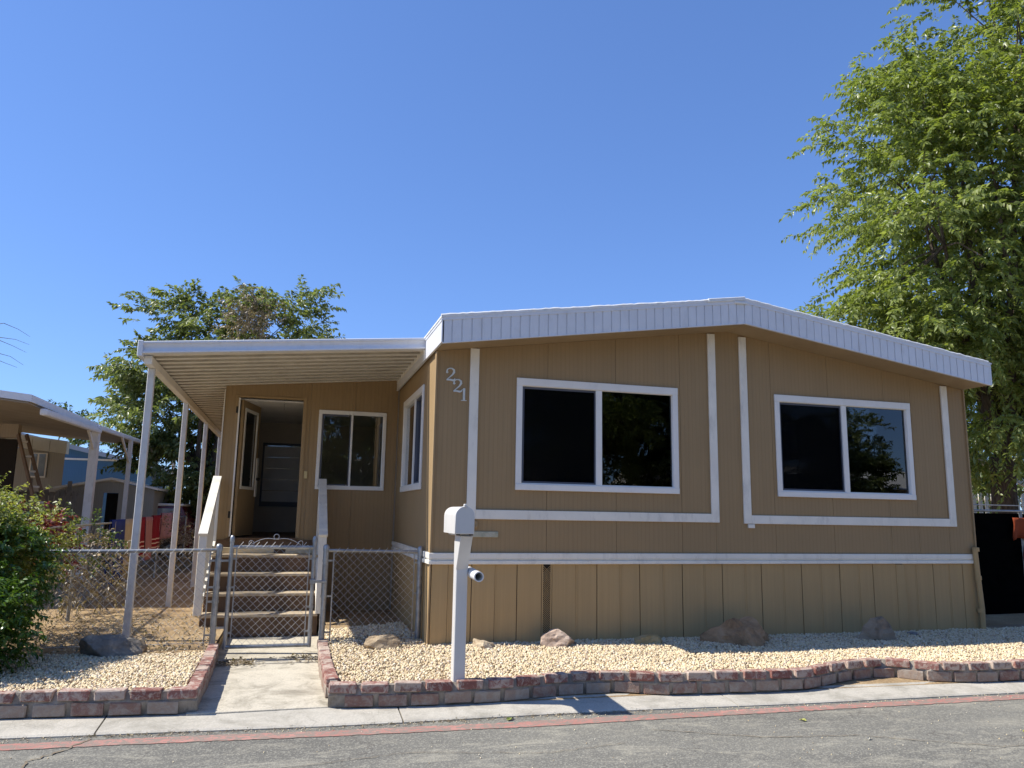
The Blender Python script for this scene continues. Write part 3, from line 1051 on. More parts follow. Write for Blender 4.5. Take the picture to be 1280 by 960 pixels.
# side fascias
m = MB()
m.box(XL - 0.012, XL + 0.012, FY - 0.006, DEPTH, fbot(0) - 0.005, ftop(0) - 0.002)
m.box(XL - 0.018, XL - 0.01, FY - 0.006, DEPTH, fbot(0) + 0.215, fbot(0) + 0.235)
part('side_fascia', m, M_['metalwhite'], house)
part('side_fascia', MB().box(XR - 0.012, XR + 0.012, FY - 0.006, DEPTH, fbot(0) - 0.005, ftop(0) - 0.002), M_['metalwhite'], house)
# soffit under the front overhang
m = MB()
for xa, xb in ((XL + 0.013, 3.5), (3.5, XR - 0.013)):
    za, zb2 = ztop(max(xa, 0)), ztop(min(xb, 7))
    m.hexa([(xa, FY + 0.021, fbot(xa) - 0.008), (xb, FY + 0.021, fbot(xb) - 0.008), (xb, 0.03, zb2), (xa, 0.03, za),
            (xa, FY + 0.021, fbot(xa) + 0.01), (xb, FY + 0.021, fbot(xb) + 0.01), (xb, 0.03, zb2 + 0.018), (xa, 0.03, za + 0.018)])
part('soffit', m, M_['soffit'], house)
# roof sheets with brushed white coating, lumpy at the front edge
M_['coating'] = paint('brushed_white_roof_coating', (0.8, 0.8, 0.78), 0.55, 0.08, 5, (0.45, 0.5, 0.45), 0.6, 0.5)
m = MB()
for xa, xb in ((XL - 0.02, 3.5), (3.5, XR + 0.02)):
    m.hexa([(xa, FY - 0.015, ftop(xa)), (xb, FY - 0.015, ftop(xb)), (xb, DEPTH, ftop(xb)), (xa, DEPTH, ftop(xa)),
            (xa, FY - 0.015, ftop(xa) + 0.018), (xb, FY - 0.015, ftop(xb) + 0.018), (xb, DEPTH, ftop(xb) + 0.018), (xa, DEPTH, ftop(xa) + 0.018)])
roof = part('roof', m, M_['coating'], house)
m = MB()
rr = random.Random(4)
pts, rad = [], []
x = XL - 0.02
while x < 7.05:
    pts.append((x, FY + 0.002 + rr.uniform(-0.004, 0.004), ftop(x) + 0.020 + rr.uniform(-0.002, 0.003)))
    rad.append(0.018 + rr.uniform(-0.003, 0.003))
    x += 0.045
m.tube(pts, rad, 7)
part('edge_sealant', m, M_['coating'], roof, smooth=True)
m = MB()
m.hexa([(3.02, FY - 0.025, ftop(3.02) + 0.0), (3.5, FY - 0.025, ftop(3.5)), (3.5, FY + 0.3, ftop(3.5)), (3.02, FY + 0.3, ftop(3.02)),
        (3.02, FY - 0.025, ftop(3.02) + 0.045), (3.5, FY - 0.025, ftop(3.5) + 0.045), (3.5, FY + 0.3, ftop(3.5) + 0.045), (3.02, FY + 0.3, ftop(3.02) + 0.045)])
m.box(3.36, 3.52, FY - 0.028, FY - 0.012, ftop(3.5) - 0.05, ftop(3.5) - 0.02)
part('ridge_cap', m, M_['coating'], roof, bevel=0.006)

# house number 221, serif-like figures screwed on stepping down
def stroke(m, pts, wd, d0=0.002, d1=0.012):
    L, R = [], []
    for i, (x, z) in enumerate(pts):
        a, b = pts[max(i - 1, 0)], pts[min(i + 1, len(pts) - 1)]
        dx, dz = b[0] - a[0], b[1] - a[1]
        l = math.hypot(dx, dz)
        nx, nz = -dz / l, dx / l
        w = wd[i] / 2
        L.append((x + nx * w, z + nz * w))
        R.append((x - nx * w, z - nz * w))
    for i in range(len(pts) - 1):
        q = [L[i], R[i], R[i + 1], L[i + 1]]
        m.hexa([(a, -d0, b) for a, b in q] + [(a, -d1, b) for a, b in q])
def two(cx, cz, s):
    m = MB()
    P = [(-0.30, 0.24), (-0.27, 0.40), (-0.10, 0.50), (0.10, 0.50), (0.27, 0.38), (0.28, 0.20), (0.16, 0.0), (-0.08, -0.22), (-0.30, -0.42)]
    Wd = [0.13, 0.09, 0.08, 0.10, 0.16, 0.18, 0.12, 0.08, 0.07]
    stroke(m, [(cx + a * s, cz + b * s) for a, b in P], [w * s for w in Wd])
    stroke(m, [(cx + a * s, cz + b * s) for a, b in [(-0.32, -0.44), (-0.05, -0.42), (0.2, -0.46), (0.33, -0.40), (0.36, -0.28)]], [w * s for w in (0.10, 0.14, 0.15, 0.12, 0.04)], 0.003, 0.013)
    stroke(m, [(cx + a * s, cz + b * s) for a, b in [(-0.36, 0.21), (-0.27, 0.15), (-0.2, 0.21)]], [w * s for w in (0.1, 0.14, 0.1)], 0.001, 0.011)
    return m
def one(cx, cz, s):
    m = MB()
    stroke(m, [(cx + a * s, cz + b * s) for a, b in [(0.02, 0.50), (0.02, 0.0), (0.02, -0.50)]], [0.17 * s] * 3)
    stroke(m, [(cx + a * s, cz + b * s) for a, b in [(-0.18, 0.34), (-0.05, 0.40), (0.05, 0.48)]], [0.06 * s, 0.08 * s, 0.1 * s], 0.003, 0.013)
    stroke(m, [(cx + a * s, cz + b * s) for a, b in [(-0.2, -0.48), (0.24, -0.48)]], [0.06 * s] * 2, 0.001, 0.011)
    return m
M_['figure'] = paint('pale_grey_figure_paint', (0.66, 0.69, 0.66), 0.5, 0.1, 20, (0.25, 0.25, 0.22), 0.3)
part('number_two', two(0.142, 3.036, 0.135), M_['figure'], house, label='upper figure 2 of the house number 221')
part('number_two', two(0.222, 2.918, 0.135), M_['figure'], house, label='middle figure 2 of the house number 221')
part('number_one', one(0.292, 2.828, 0.135), M_['figure'], house, label='lowest figure 1 of the house number 221')

# little weathered plaque and outlet stubs under the bays
M_['moss'] = rock_mat('peeling_pale_green_paint', (0.30, 0.34, 0.26), (0.50, 0.48, 0.36), (0.62, 0.60, 0.50), 14)
part('plaque', MB().box(0.425, 0.705, -0.014, 0.0, 1.325, 1.385), M_['moss'], house, bevel=0.004)
part('hose_bracket', MB().box(0.44, 0.475, -0.03, 0.0, 1.42, 1.49).box(0.45, 0.465, -0.05, -0.03, 1.43, 1.45), M_['corner'], house, bevel=0.003)
part('hose_bracket', MB().box(3.715, 3.80, -0.022, 0.0, 1.455, 1.50), M_['white'], house, bevel=0.003)
# rain pipe at the right corner
m = MB()
m.tube([(6.955, -0.045, 1.24), (6.965, -0.05, 0.9), (6.985, -0.055, 0.5), (6.985, -0.05, 0.2)], 0.032, 10)
for z in (1.2, 0.85, 0.45):
    m.tube([(6.968 + 0.004 * (1 - z), -0.05, z), (6.968 + 0.004 * (1 - z), -0.05, z + 0.05)], 0.040, 10)
part('rain_pipe', m, M_['skirt'], house, smooth=True)

# ---- enclosed porch room behind the steps
PX0, PX1 = -2.365, 0.0
FLOOR = 1.19
def can_bot(x): return 3.15 + 0.092 * (x + 3.0)
DOOR = (-2.185, -1.335, FLOOR, 3.08)
PW = (-1.118, -0.175, 1.858, 2.963)
slab_panels(PORCH, PX0, PX1 - 0.02, [-1.235, -0.62], 0.22, lambda u: can_bot(u) + 0.03, [DOOR, inner(PW, 0.02)], M_['siding'], house)
m = sheath(PORCH, PX0 + 0.02, PX1, 0.22, lambda u: can_bot(u), [DOOR, inner(PW, 0.02)])
part('sheathing', m, M_['inwall'], house)
m = MB()
m.hexa([(PX0, PORCH_Y + 0.02, 0.22), (PX0 + 0.02, PORCH_Y + 0.02, 0.22), (PX0 + 0.02, 9.4, 0.22), (PX0, 9.4, 0.22),
        (PX0, PORCH_Y + 0.02, 3.2), (PX0 + 0.02, PORCH_Y + 0.02, 3.2), (PX0 + 0.02, 9.4, 3.2), (PX0, 9.4, 3.2)])
part('porch_side_wall', m, M_['siding'], house)
part('porch_corner_board', MB().box(PX0 - 0.014, PX0 - 0.001, PORCH_Y - 0.016, PORCH_Y + 0.05, 0.24, 3.18), M_['white'], house)
m = MB()
m.box(PX0 + 0.03, PX0 + 0.05, PORCH_Y + 0.06, 5.9, FLOOR, 3.05)
m.box(-0.03, -0.01, PORCH_Y + 0.06, 5.9, FLOOR, 3.05)
BWX0, BWX1, BWZ0, BWZ1 = -1.94, -1.0, 1.70, 2.66
m.box(PX0 + 0.05, BWX0, 5.88, 5.9, FLOOR, 3.05)
m.box(BWX1, -0.03, 5.88, 5.9, FLOOR, 3.05)
m.box(BWX0, BWX1, 5.88, 5.9, FLOOR, BWZ0)
m.box(BWX0, BWX1, 5.88, 5.9, BWZ1, 3.05)
part('room_wall', m, M_['inwall'], house)
part('room_floor', MB().box(PX0 + 0.02, -0.01, PORCH_Y + 0.02, 5.9, FLOOR - 0.05, FLOOR), M_['riser'], house)
m = MB()
m.box(PX0 + 0.03, -1.6, PORCH_Y + 0.06, 5.9, 3.05, 3.07)
m.box(-1.594, -0.01, PORCH_Y + 0.06, 5.9, 3.05, 3.07)
part('room_ceiling', m, M_['inceil'], house)
m = MB()
m.box(BWX0, BWX1, 5.86, 5.88, BWZ1, BWZ1 + 0.04)
m.box(BWX0, BWX1, 5.86, 5.88, BWZ0 - 0.08, BWZ0)
m.box(BWX0, BWX0 + 0.03, 5.86, 5.88, BWZ0, BWZ1)
m.box(BWX1 - 0.03, BWX1, 5.86, 5.88, BWZ0, BWZ1)
m.box((BWX0 + BWX1) / 2 - 0.015, (BWX0 + BWX1) / 2 + 0.015, 5.865, 5.88, BWZ0, BWZ1)
bwn = part('inner_window', m, M_['gasket'], house)
part('pane', MB().box(BWX0 + 0.03, BWX1 - 0.03, 5.872, 5.876, BWZ0, BWZ1), M_['clearglass'], bwn)
m = MB()
for k in range(5):
    m.box(BWX0 + 0.03, BWX1 - 0.03, 5.862, 5.866, BWZ0 + k * 0.19, BWZ0 + k * 0.19 + 0.182)
part('blind_slats', m, M_['roomblind'], bwn)
part('room_wall', MB().box(PX0 + 0.03, -0.01, 9.3, 9.35, FLOOR, 3.05), M_['inwall'], house)

# porch window
window(PORCH, PW, 0.49, house, fr=0.045, screen=False, glassmat='clearglass', thick=0.02, top=0.05, mw=0.013)
# door opening frame and opened door leaf
m = MB(PORCH)
m.box(DOOR[0] - 0.045, DOOR[0], -0.04, 0.016, FLOOR, DOOR[3] + 0.03)
m.box(DOOR[1], DOOR[1] + 0.05, -0.04, 0.012, FLOOR, DOOR[3] + 0.03)
m.box(DOOR[0], DOOR[1], -0.04, 0.012, DOOR[3], DOOR[3] + 0.03)
dfr = part('door_frame', m, M_['corner'], house, bevel=0.003)
part('door_edge_strip', MB(PORCH).box(DOOR[0] - 0.002, DOOR[0] + 0.018, -0.03, 0.019, FLOOR + 0.02, DOOR[3] - 0.01), M_['panwhite'], dfr)
# leaf swung inward, hinged on the left, seen nearly edge on
hx, hy = DOOR[0] + 0.03, PORCH_Y + 0.04
ang = math.radians(76)
dv = Vector((math.cos(ang), math.sin(ang), 0))
nv = Vector((dv.y, -dv.x, 0))
def leaf(u0, u1, d0, d1, z0, z1, m):
    P = []
    for z in (z0, z1):
        for u, d in ((u0, d0), (u1, d0), (u1, d1), (u0, d1)):
            p = Vector((hx, hy, 0)) + dv * u + nv * d
            P.append((p.x, p.y, z))
    m.hexa(P)
    return m
Dz0, Dz1 = FLOOR + 0.02, 3.05
m = leaf(0.0, 0.80, 0.0, 0.035, Dz0, 1.86, MB())
leaf(0.0, 0.10, 0.0, 0.035, 1.86, Dz1, m)
leaf(0.66, 0.80, 0.0, 0.035, 1.86, Dz1, m)
leaf(0.10, 0.66, 0.0, 0.035, 2.93, Dz1, m)
door = part('door', m, M_['corner'], house, bevel=0.002)
m = leaf(0.08, 0.12, 0.03, 0.045, 1.84, 2.95, MB())
leaf(0.64, 0.68, 0.03, 0.045, 1.84, 2.95, m)
leaf(0.12, 0.64, 0.03, 0.045, 1.84, 1.88, m)
leaf(0.12, 0.64, 0.03, 0.045, 2.91, 2.95, m)
part('door_window_frame', m, M_['white'], door)
part('door_pane', leaf(0.12, 0.64, 0.015, 0.02, 1.88, 2.91, MB()), M_['glass'], door)
part('door_edge', leaf(0.74, 0.815, 0.036, 0.05, 1.75, 2.3, MB()), M_['white'], door)
kp = Vector((hx, hy, 0)) + dv * 0.765 + nv * 0.07
part('knob', MB().tube([(kp.x, kp.y, 1.98), (kp.x, kp.y, 1.995), (kp.x, kp.y, 2.01), (kp.x, kp.y, 2.02)], [0.018, 0.03, 0.03, 0.015], 10), M_['bronze'], door, smooth=True)
for z in (1.45, 2.86):
    part('hinge', MB(PORCH).box(DOOR[0] - 0.03, DOOR[0] - 0.002, 0.016, 0.022, z, z + 0.09), M_['bronze'], dfr)
part('doorbell_plate', MB(PORCH).box(-1.272, -1.226, 0.0, 0.02, 2.0, 2.10), M_['cream'], house, bevel=0.004)

# ------------------------------------------------------------------ patio cover
cover = thing('patio_cover', 'white metal patio cover on thin posts attached to the left side of the tan home', 'patio cover', (-1.5, 5.0, 0.24))
CY0, CY1 = 0.64, 9.5
y = CY0 + 0.02
while y < CY1 - 0.01:
    m = MB()
    w = 0.238
    # broad W-shaped pan, seen from below
    prof = [(0.0, 0.034), (0.020, 0.034), (0.0205, 0.004), (0.105, 0.004), (0.115, 0.034), (0.236, 0.034)]
    lo = [(y + a, b) for a, b in prof]
    poly = lo + [(a, b + 0.004) for a, b in lo[::-1]]
    xa, xb = -2.985, -0.052
    va = [(xa, a, can_bot(xa) + b + 0.002) for a, b in poly]
    vb = [(xb, a, can_bot(xb) + b + 0.002) for a, b in poly]
    k = len(poly)
    fs = [(i, (i + 1) % k, k + (i + 1) % k, k + i) for i in range(k)]
    m.add(va + vb, fs)
    pan = part('roof_pan', m, M_['panwhite'], cover)
    zs = [can_bot(xa) + 0.002, can_bot(xb) + 0.002]
    part('rib_shade_strip', MB().hexa([(xa, y + 0.012, zs[0] + 0.007), (xb, y + 0.012, zs[1] + 0.007), (xb, y + 0.0195, zs[1] + 0.007), (xa, y + 0.0195, zs[0] + 0.007),
                                (xa, y + 0.012, zs[0] + 0.033), (xb, y + 0.012, zs[1] + 0.033), (xb, y + 0.0195, zs[1] + 0.033), (xa, y + 0.0195, zs[0] + 0.033)]), M_['seam'], pan)  # added strip paints a shade line along the rib
    y += w
# front fascia with rolled lips
prof = [(0.50, 0.128), (0.425, 0.128), (0.418, 0.122), (0.418, 0.104), (0.436, 0.094), (0.446, 0.060), (0.436, 0.028), (0.414, 0.016), (0.414, 0.0), (0.50, -0.004)]
xa, xb = -3.02, -0.05
prof = [(a + 0.14, b) for a, b in prof]
va = [(xa, a, can_bot(xa) + b) for a, b in prof]
vb = [(xb, a, can_bot(xb) + b) for a, b in prof]
k = len(prof)
m = MB().add(va + vb, [(i, (i + 1) % k, k + (i + 1) % k, k + i) for i in range(k)] + [tuple(range(k))[::-1], tuple(range(k, 2 * k))])
part('front_fascia', m, M_['metalwhite'], cover)
m = MB()
m.box(-3.045, -2.995, 0.545, CY1, can_bot(-3) - 0.035, can_bot(-3) + 0.135)
part('gutter', m, M_['metalwhite'], cover, bevel=0.006)
m = MB().box(-2.992, -2.915, 0.66, CY1, can_bot(-3) - 0.095, can_bot(-3) - 0.004)
part('edge_beam', m, M_['panwhite'], cover, bevel=0.004)
m = MB().box(-0.051, -0.046, 0.66, CY1, can_bot(0) - 0.03, can_bot(0) + 0.1)
part('ledger', m, M_['panwhite'], cover)
for py in (0.93, 3.80, 6.55, 9.35):
    m = MB()
    m.box(-2.988, -2.918, py - 0.035, py + 0.035, 0.17, can_bot(-3) - 0.097)
    part('post', m, M_['postwhite'], cover, bevel=0.006)

# ------------------------------------------------------------------ porch steps
steps = thing('porch_steps', 'brown wooden porch steps with white handrails leading up to the open door', 'steps', (-1.7, 2.3, 0.12))
rise = [0.365, 0.575, 0.785, 0.995]
yy = [1.72, 2.0, 2.28, 2.56]
for i in range(4):
    zprev = 0.118 if i == 0 else rise[i - 1]
    part('riser', MB().box(-2.33, -1.05, yy[i] + 0.02, yy[i] + 0.04, zprev + 0.001, rise[i] - 0.032), M_['riser'], steps)
    y1 = (yy[i + 1] if i < 3 else PORCH_Y - 0.02)
    part('tread', MB().box(-2.345, -1.035, yy[i] - 0.005, y1 + 0.018, rise[i] - 0.032, rise[i]), M_['tread'], steps, bevel=0.004)
part('riser', MB().box(-2.33, -1.05, PORCH_Y - 0.03, PORCH_Y - 0.018, 1.0, FLOOR - 0.02), M_['riser'], steps)
part('sill', MB().box(-2.20, -1.32, PORCH_Y - 0.045, PORCH_Y + 0.05, FLOOR - 0.02, FLOOR + 0.005), M_['riser'], steps, bevel=0.003)
part('sunlit_landing_patch', MB().box(-2.30, -1.60, 2.955, 2.985, 0.996, 1.07), M_['sunlit_cream'], steps, bevel=0.003)  # added cream strips paint the sunlit bands at the back of the landing
part('sunlit_landing_patch', MB().box(-1.45, -1.08, 2.955, 2.985, 0.996, 1.07), M_['sunlit_cream'], steps, bevel=0.003)
for xs in (-2.345, -1.049):
    m = MB()
    for i in range(4):
        y1 = yy[i + 1] if i < 3 else PORCH_Y - 0.02
        m.box(xs, xs + 0.014, yy[i] + 0.022 + (0.02 if i else 0), y1 + 0.04 if i < 3 else y1, 0.12, rise[i] - 0.034)
    part('side_panel', m, M_['riser'], steps)
for xs, lab in ((-2.375, None), (-1.02, None)):
    s = -1 if xs < -2 else 1
    zl, zh = 1.27, 1.985
    yl, yh = 1.72, 2.93
    part('handrail', MB().beam((xs, yl - 0.02, zl), (xs, yh, zh), 0.105, 0.035, (0, 0, 1)), M_['white'], steps, bevel=0.004)
    part('newel_post', MB().box(xs - 0.045, xs + 0.045, yl, yl + 0.045, 0.36, zl + 0.005), M_['white'], steps, bevel=0.004)
    part('newel_post', MB().box(xs - 0.045, xs + 0.045, yh - 0.045, yh, 1.0, zh - 0.03), M_['white'], steps, bevel=0.004)
    part('bottom_rail', MB().beam((xs - s * 0.0, yl + 0.06, 0.46), (xs - s * 0.0, yh - 0.05, 1.14), 0.088, 0.035), M_['white'], steps, bevel=0.003)
    for k in range(8):
        f = (k + 0.9) / 9
        yk = yl + 0.05 + (yh - yl - 0.1) * f
        za = 0.48 + (1.12 - 0.46) * f
        zb3 = zl - 0.02 + (zh - zl) * (yk - yl) / (yh - yl)
        part('baluster', MB().box(xs - 0.018, xs + 0.018, yk - 0.032, yk + 0.032, za, zb3), M_['white'], steps, bevel=0.002)

# ------------------------------------------------------------------ chain-link fence and gate
def wires(m, x0, x1, z0, z1, y, pitch=0.083, r=0.0015, teeth=True):
    H = z1 - z0
    k = 1.0                                       # wires run at about 45 degrees
    for sgn in (1, -1):
        c = x0 - H
        while c < x1 + H:
            pts = []
            for z in (z0, z1):
                x = c + (z - z0) * k if sgn > 0 else c + H - (z - z0) * k
                pts.append([x, z])
            (xa, za), (xb, zb4) = pts
            # clip to x0..x1
            def clip(xc):
                t_ = (xc - xa) / (xb - xa)
                return za + (zb4 - za) * t_
            lo, hi = (0, 1)
            A, B = [xa, za], [xb, zb4]
            if min(xa, xb) < x1 and max(xa, xb) > x0:
                for Q in (A, B):
                    if Q[0] < x0:
                        Q[1] = clip(x0); Q[0] = x0
                    if Q[0] > x1:
                        Q[1] = clip(x1); Q[0] = x1
                if abs(A[0] - B[0]) > 0.004:
                    n = max(2, int(abs(B[1] - A[1]) / 0.055))
                    P = []
                    for i in range(n + 1):
                        f = i / n
                        P.append((A[0] + (B[0] - A[0]) * f, y + sgn * 0.0035 + 0.004 * math.sin((A[1] + (B[1] - A[1]) * f) * 70), A[1] + (B[1] - A[1]) * f))
                    m.tube(P, r, 3, False)
            c += pitch
    if teeth:
        x = x0 + 0.03
        while x < x1 - 0.03:
            m.tube([(x - 0.020, y - 0.018, z1 - 0.035), (x + 0.030, y - 0.012, z1 + 0.028)], r * 1.7, 4)
            x += pitch
    return m

def fpost(m, x, y, z0, z1, r, dome=True):
    m.tube([(x, y, z0), (x, y, z1)], r, 12)
def cap(root, x, y, z, r):
    m = MB().tube([(x, y, z - 0.02), (x, y, z + 0.01), (x, y, z + 0.028), (x, y, z + 0.042), (x, y, z + 0.048)], [r * 1.12, r * 1.15, r * 1.05, r * 0.7, r * 0.2], 12)
    part('post_cap', m, M_['steel'], root, smooth=True)
def bands(root, x, y, zs, r, dx):
    for z in zs:
        m = MB().tube([(x, y, z - 0.011), (x, y, z + 0.011)], r + 0.004, 10)
        m.box(min(x, x + dx), max(x, x + dx), y - 0.006, y + 0.006, z - 0.009, z + 0.009)
        part('tension_band', m, M_['steel'], root)

FYF = 0.42
fr_ = thing('chain_link_fence', 'short galvanised chain-link fence panel between the gate and the corner of the tan home', 'fence', (-0.5, FYF, 0.22))
xr, xg = 0.0 - 0.005, -1.035
m = MB(); fpost(m, -0.048, FYF - 0.03, 0.15, 1.16, 0.03)
part('fence_post', m, M_['steel'], fr_, smooth=True); cap(fr_, -0.048, FYF - 0.03, 1.17, 0.03)
m = MB(); fpost(m, xg, FYF, 0.12, 1.17, 0.03)
part('gate_post', m, M_['steel'], fr_, smooth=True); cap(fr_, xg, FYF, 1.18, 0.03)
part('top_rail', MB().tube([(xg, FYF, 1.165), (-0.048, FYF, 1.150)], 0.017, 10), M_['steel'], fr_, smooth=True)
part('tension_bar', MB().box(xg + 0.075, xg + 0.088, FYF - 0.008, FYF - 0.002, 0.24, 1.15), M_['steel'], fr_)
part('tension_bar', MB().box(-0.115, -0.102, FYF - 0.008, FYF - 0.002, 0.24, 1.13), M_['steel'], fr_)
bands(fr_, xg, FYF, (0.34, 0.70, 1.06), 0.03, 0.085)
bands(fr_, -0.048, FYF - 0.03, (0.32, 0.72, 1.04), 0.03, -0.06)
part('chain_link_mesh', wires(MB(), xg + 0.08, -0.108, 0.25, 1.165, FYF - 0.005), M_['wire'], fr_)
part('bottom_wire', MB().tube([(xg, FYF - 0.01, 0.27), (-0.6, FYF - 0.01, 0.255), (-0.05, FYF - 0.01, 0.27)], 0.0028, 4), M_['wire'], fr_)

fl_ = thing('chain_link_fence', 'galvanised chain-link fence running from the gate left into the bush', 'fence', (-3.2, FYF, 0.22))
xl = -2.085
m = MB(); fpost(m, xl, FYF, 0.12, 1.17, 0.03)
part('gate_post', m, M_['steel'], fl_, smooth=True); cap(fl_, xl, FYF, 1.18, 0.03)
m = MB(); fpost(m, -4.1, FYF, 0.12, 1.15, 0.025)
part('fence_post', m, M_['steel'], fl_, smooth=True)
part('top_rail', MB().tube([(-5.2, FYF, 1.14), (-4.2, FYF, 1.142), (-3.0, FYF, 1.150), (xl, FYF, 1.165)], 0.017, 10), M_['steel'], fl_, smooth=True)
part('tension_bar', MB().box(xl - 0.085, xl - 0.072, FYF - 0.008, FYF - 0.002, 0.24, 1.15), M_['steel'], fl_)
bands(fl_, xl, FYF, (0.34, 0.66, 0.80, 1.06), 0.03, -0.085)
part('chain_link_mesh', wires(MB(), -5.2, xl - 0.08, 0.25, 1.155, FYF - 0.005), M_['wire'], fl_)
part('bottom_wire', MB().tube([(-5.2, FYF - 0.01, 0.28), (-3.0, FYF - 0.01, 0.262), (xl, FYF - 0.01, 0.27)], 0.0028, 4), M_['wire'], fl_)

gate = thing('chain_link_gate', 'closed chain-link walk gate with a curled wire top in front of the steps', 'gate', (-1.56, FYF, 0.2))
gx0, gx1, gz0, gz1 = -1.965, -1.155, 0.205, 1.225
yG = FYF - 0.02
for xx in (gx0, gx1):
    part('gate_stile', MB().tube([(xx, yG, gz0), (xx, yG, gz1 + 0.03)], 0.0205, 12), M_['steel'], gate, smooth=True)
    cap(gate, xx, yG, gz1 + 0.04, 0.021)
part('gate_rail', MB().tube([(gx0, yG, gz0 + 0.02), (gx1, yG, gz0 + 0.02)], 0.0195, 12), M_['steel'], gate, smooth=True)
part('gate_rail', MB().tube([(gx0, yG, gz1 - 0.03), (gx1, yG, gz1 - 0.03)], 0.0195, 12), M_['steel'], gate, smooth=True)
part('tension_bar', MB().box(gx0 + 0.045, gx0 + 0.056, yG - 0.026, yG - 0.02, gz0 + 0.03, gz1 - 0.04), M_['steel'], gate)
part('tension_bar', MB().box(gx1 - 0.056, gx1 - 0.045, yG - 0.026, yG - 0.02, gz0 + 0.03, gz1 - 0.04), M_['steel'], gate)
part('chain_link_mesh', wires(MB(), gx0 + 0.05, gx1 - 0.05, gz0 + 0.01, gz1 - 0.005, yG - 0.023, 0.077), M_['wire'], gate)
bands(gate, gx0, yG, (0.36, 0.80, 1.08), 0.0205, 0.05)
bands(gate, gx1, yG, (0.36, 0.60, 1.08), 0.0205, -0.05)
part('hinge', MB().box(xl, gx0, yG - 0.005, yG + 0.015, 1.05, 1.07).box(xl, gx0, yG - 0.005, yG + 0.015, 0.40, 0.42), M_['steel'], gate)
m = MB().box(gx1 - 0.02, xg + 0.02, yG - 0.045, yG - 0.03, 0.84, 0.865).box(gx1 - 0.03, gx1 + 0.03, yG - 0.05, yG + 0.025, 0.83, 0.875)
part('latch', m, M_['steel'], gate, bevel=0.003)
# curled ornament
m = MB()
cx, cz = (gx0 + gx1) / 2 + 0.02, gz1 - 0.012
ring = [(cx + 0.026 * math.cos(a), yG, cz + 0.088 + 0.026 * math.sin(a)) for a in np.linspace(0, 2 * math.pi, 15)]
m.tube(ring, 0.0032, 5)
for s in (-1, 1):
    P = []
    for a in np.linspace(0, 1, 14):
        P.append((cx + s * (0.012 + 0.23 * a), yG, cz + 0.062 - 0.055 * a ** 1.6 + 0.02 * math.sin(a * 3.1)))
    m.tube(P, 0.0032, 5)
    P = [(cx + s * (0.245 - 0.030 * math.cos(a) * (1 - a / 9)), yG, cz + 0.018 + 0.030 * math.sin(a)) for a in np.linspace(-0.4, 4.2, 12)]
    m.tube(P, 0.0032, 5)
part('wire_scroll', m, M_['wire'], gate, smooth=True)

# ------------------------------------------------------------------ mailbox
mail = thing('mailbox', 'white mailbox on a square white post standing in the gravel by the kerb', 'mailbox', (-0.05, -1.68, 0.24))
m = MB()
m.box(-0.10, -0.002, -1.72, -1.62, 0.2, 1.36)
part('post', m, M_['mailwhite'], mail, bevel=0.006)
m = MB()
m.hexa([(-0.1005, -1.719, 1.12), (-0.0015, -1.719, 1.12), (-0.0015, -1.64, 1.30), (-0.1005, -1.64, 1.30), (-0.1005, -1.868, 1.394), (-0.0015, -1.868, 1.394), (-0.0015, -1.64, 1.394), (-0.1005, -1.64, 1.394)])
m.box(-0.115, 0.015, -1.80, -1.44, 1.395, 1.412)
part('bracket', m, M_['mailwhite'], mail, bevel=0.003)
def dome(w, h, cx, y, n=12, grow=0.0):
    P = [(cx - w / 2 - grow, y, 1.412 - grow * 0.3), (cx - w / 2 - grow, y, 1.412 + h - w / 2)]
    for i in range(1, n):
        a = math.pi - math.pi * i / n
        P.append((cx + (w / 2 + grow) * math.cos(a), y, 1.412 + h - w / 2 + (w / 2 + grow) * math.sin(a)))
    P += [(cx + w / 2 + grow, y, 1.412 + h - w / 2), (cx + w / 2 + grow, y, 1.412 - grow * 0.3)]
    return P
BX = -0.078
part('box', MB().prism(dome(0.150, 0.215, BX, -1.88), (0, 0.46, 0)), M_['mailwhite'], mail, smooth=True)
part('door', MB().prism(dome(0.150, 0.215, BX, -1.905, grow=0.004), (0, 0.022, 0)), M_['mailwhite'], mail, bevel=0.004, smooth=True)
part('door_pull', MB().box(BX - 0.012, BX + 0.012, -1.915, -1.885, 1.622, 1.648), M_['mailwhite'], mail, bevel=0.004)
part('hinge', MB().box(BX - 0.06, BX - 0.035, -1.90, -1.86, 1.40, 1.412).box(BX + 0.045, BX + 0.07, -1.90, -1.86, 1.40, 1.412), M_['dark'], mail)
# open pipe for papers on the right of the post
m = MB()
pr = []
n = 20
Y0, Y1, R0, R1 = -1.93, -1.56, 0.040, 0.031
cx, cz = 0.042, 1.082
vs = []
for y_, r_ in ((Y0, R1), (Y0, R0), (Y1, R0), (Y1, R1)):
    vs += [(cx + r_ * math.cos(2 * math.pi * k / n), y_, cz + r_ * math.sin(2 * math.pi * k / n) + (0.0 if y_ == Y0 else 0.015)) for k in range(n)]
fs = []
for a in range(3):
    for k in range(n):
        fs.append((a * n + k, a * n + (k + 1) % n, (a + 1) * n + (k + 1) % n, (a + 1) * n + k))
for k in range(n):
    fs.append((k, (k + 1) % n, 3 * n + (k + 1) % n, 3 * n + k))
m.add(vs, fs)
tube = part('paper_tube', m, M_['pvc'], mail, smooth=True)
part('tube_end', MB().tube([(cx, Y1 - 0.05, cz + 0.01), (cx, Y1, cz + 0.015)], 0.030, 16), M_['dark'], tube)

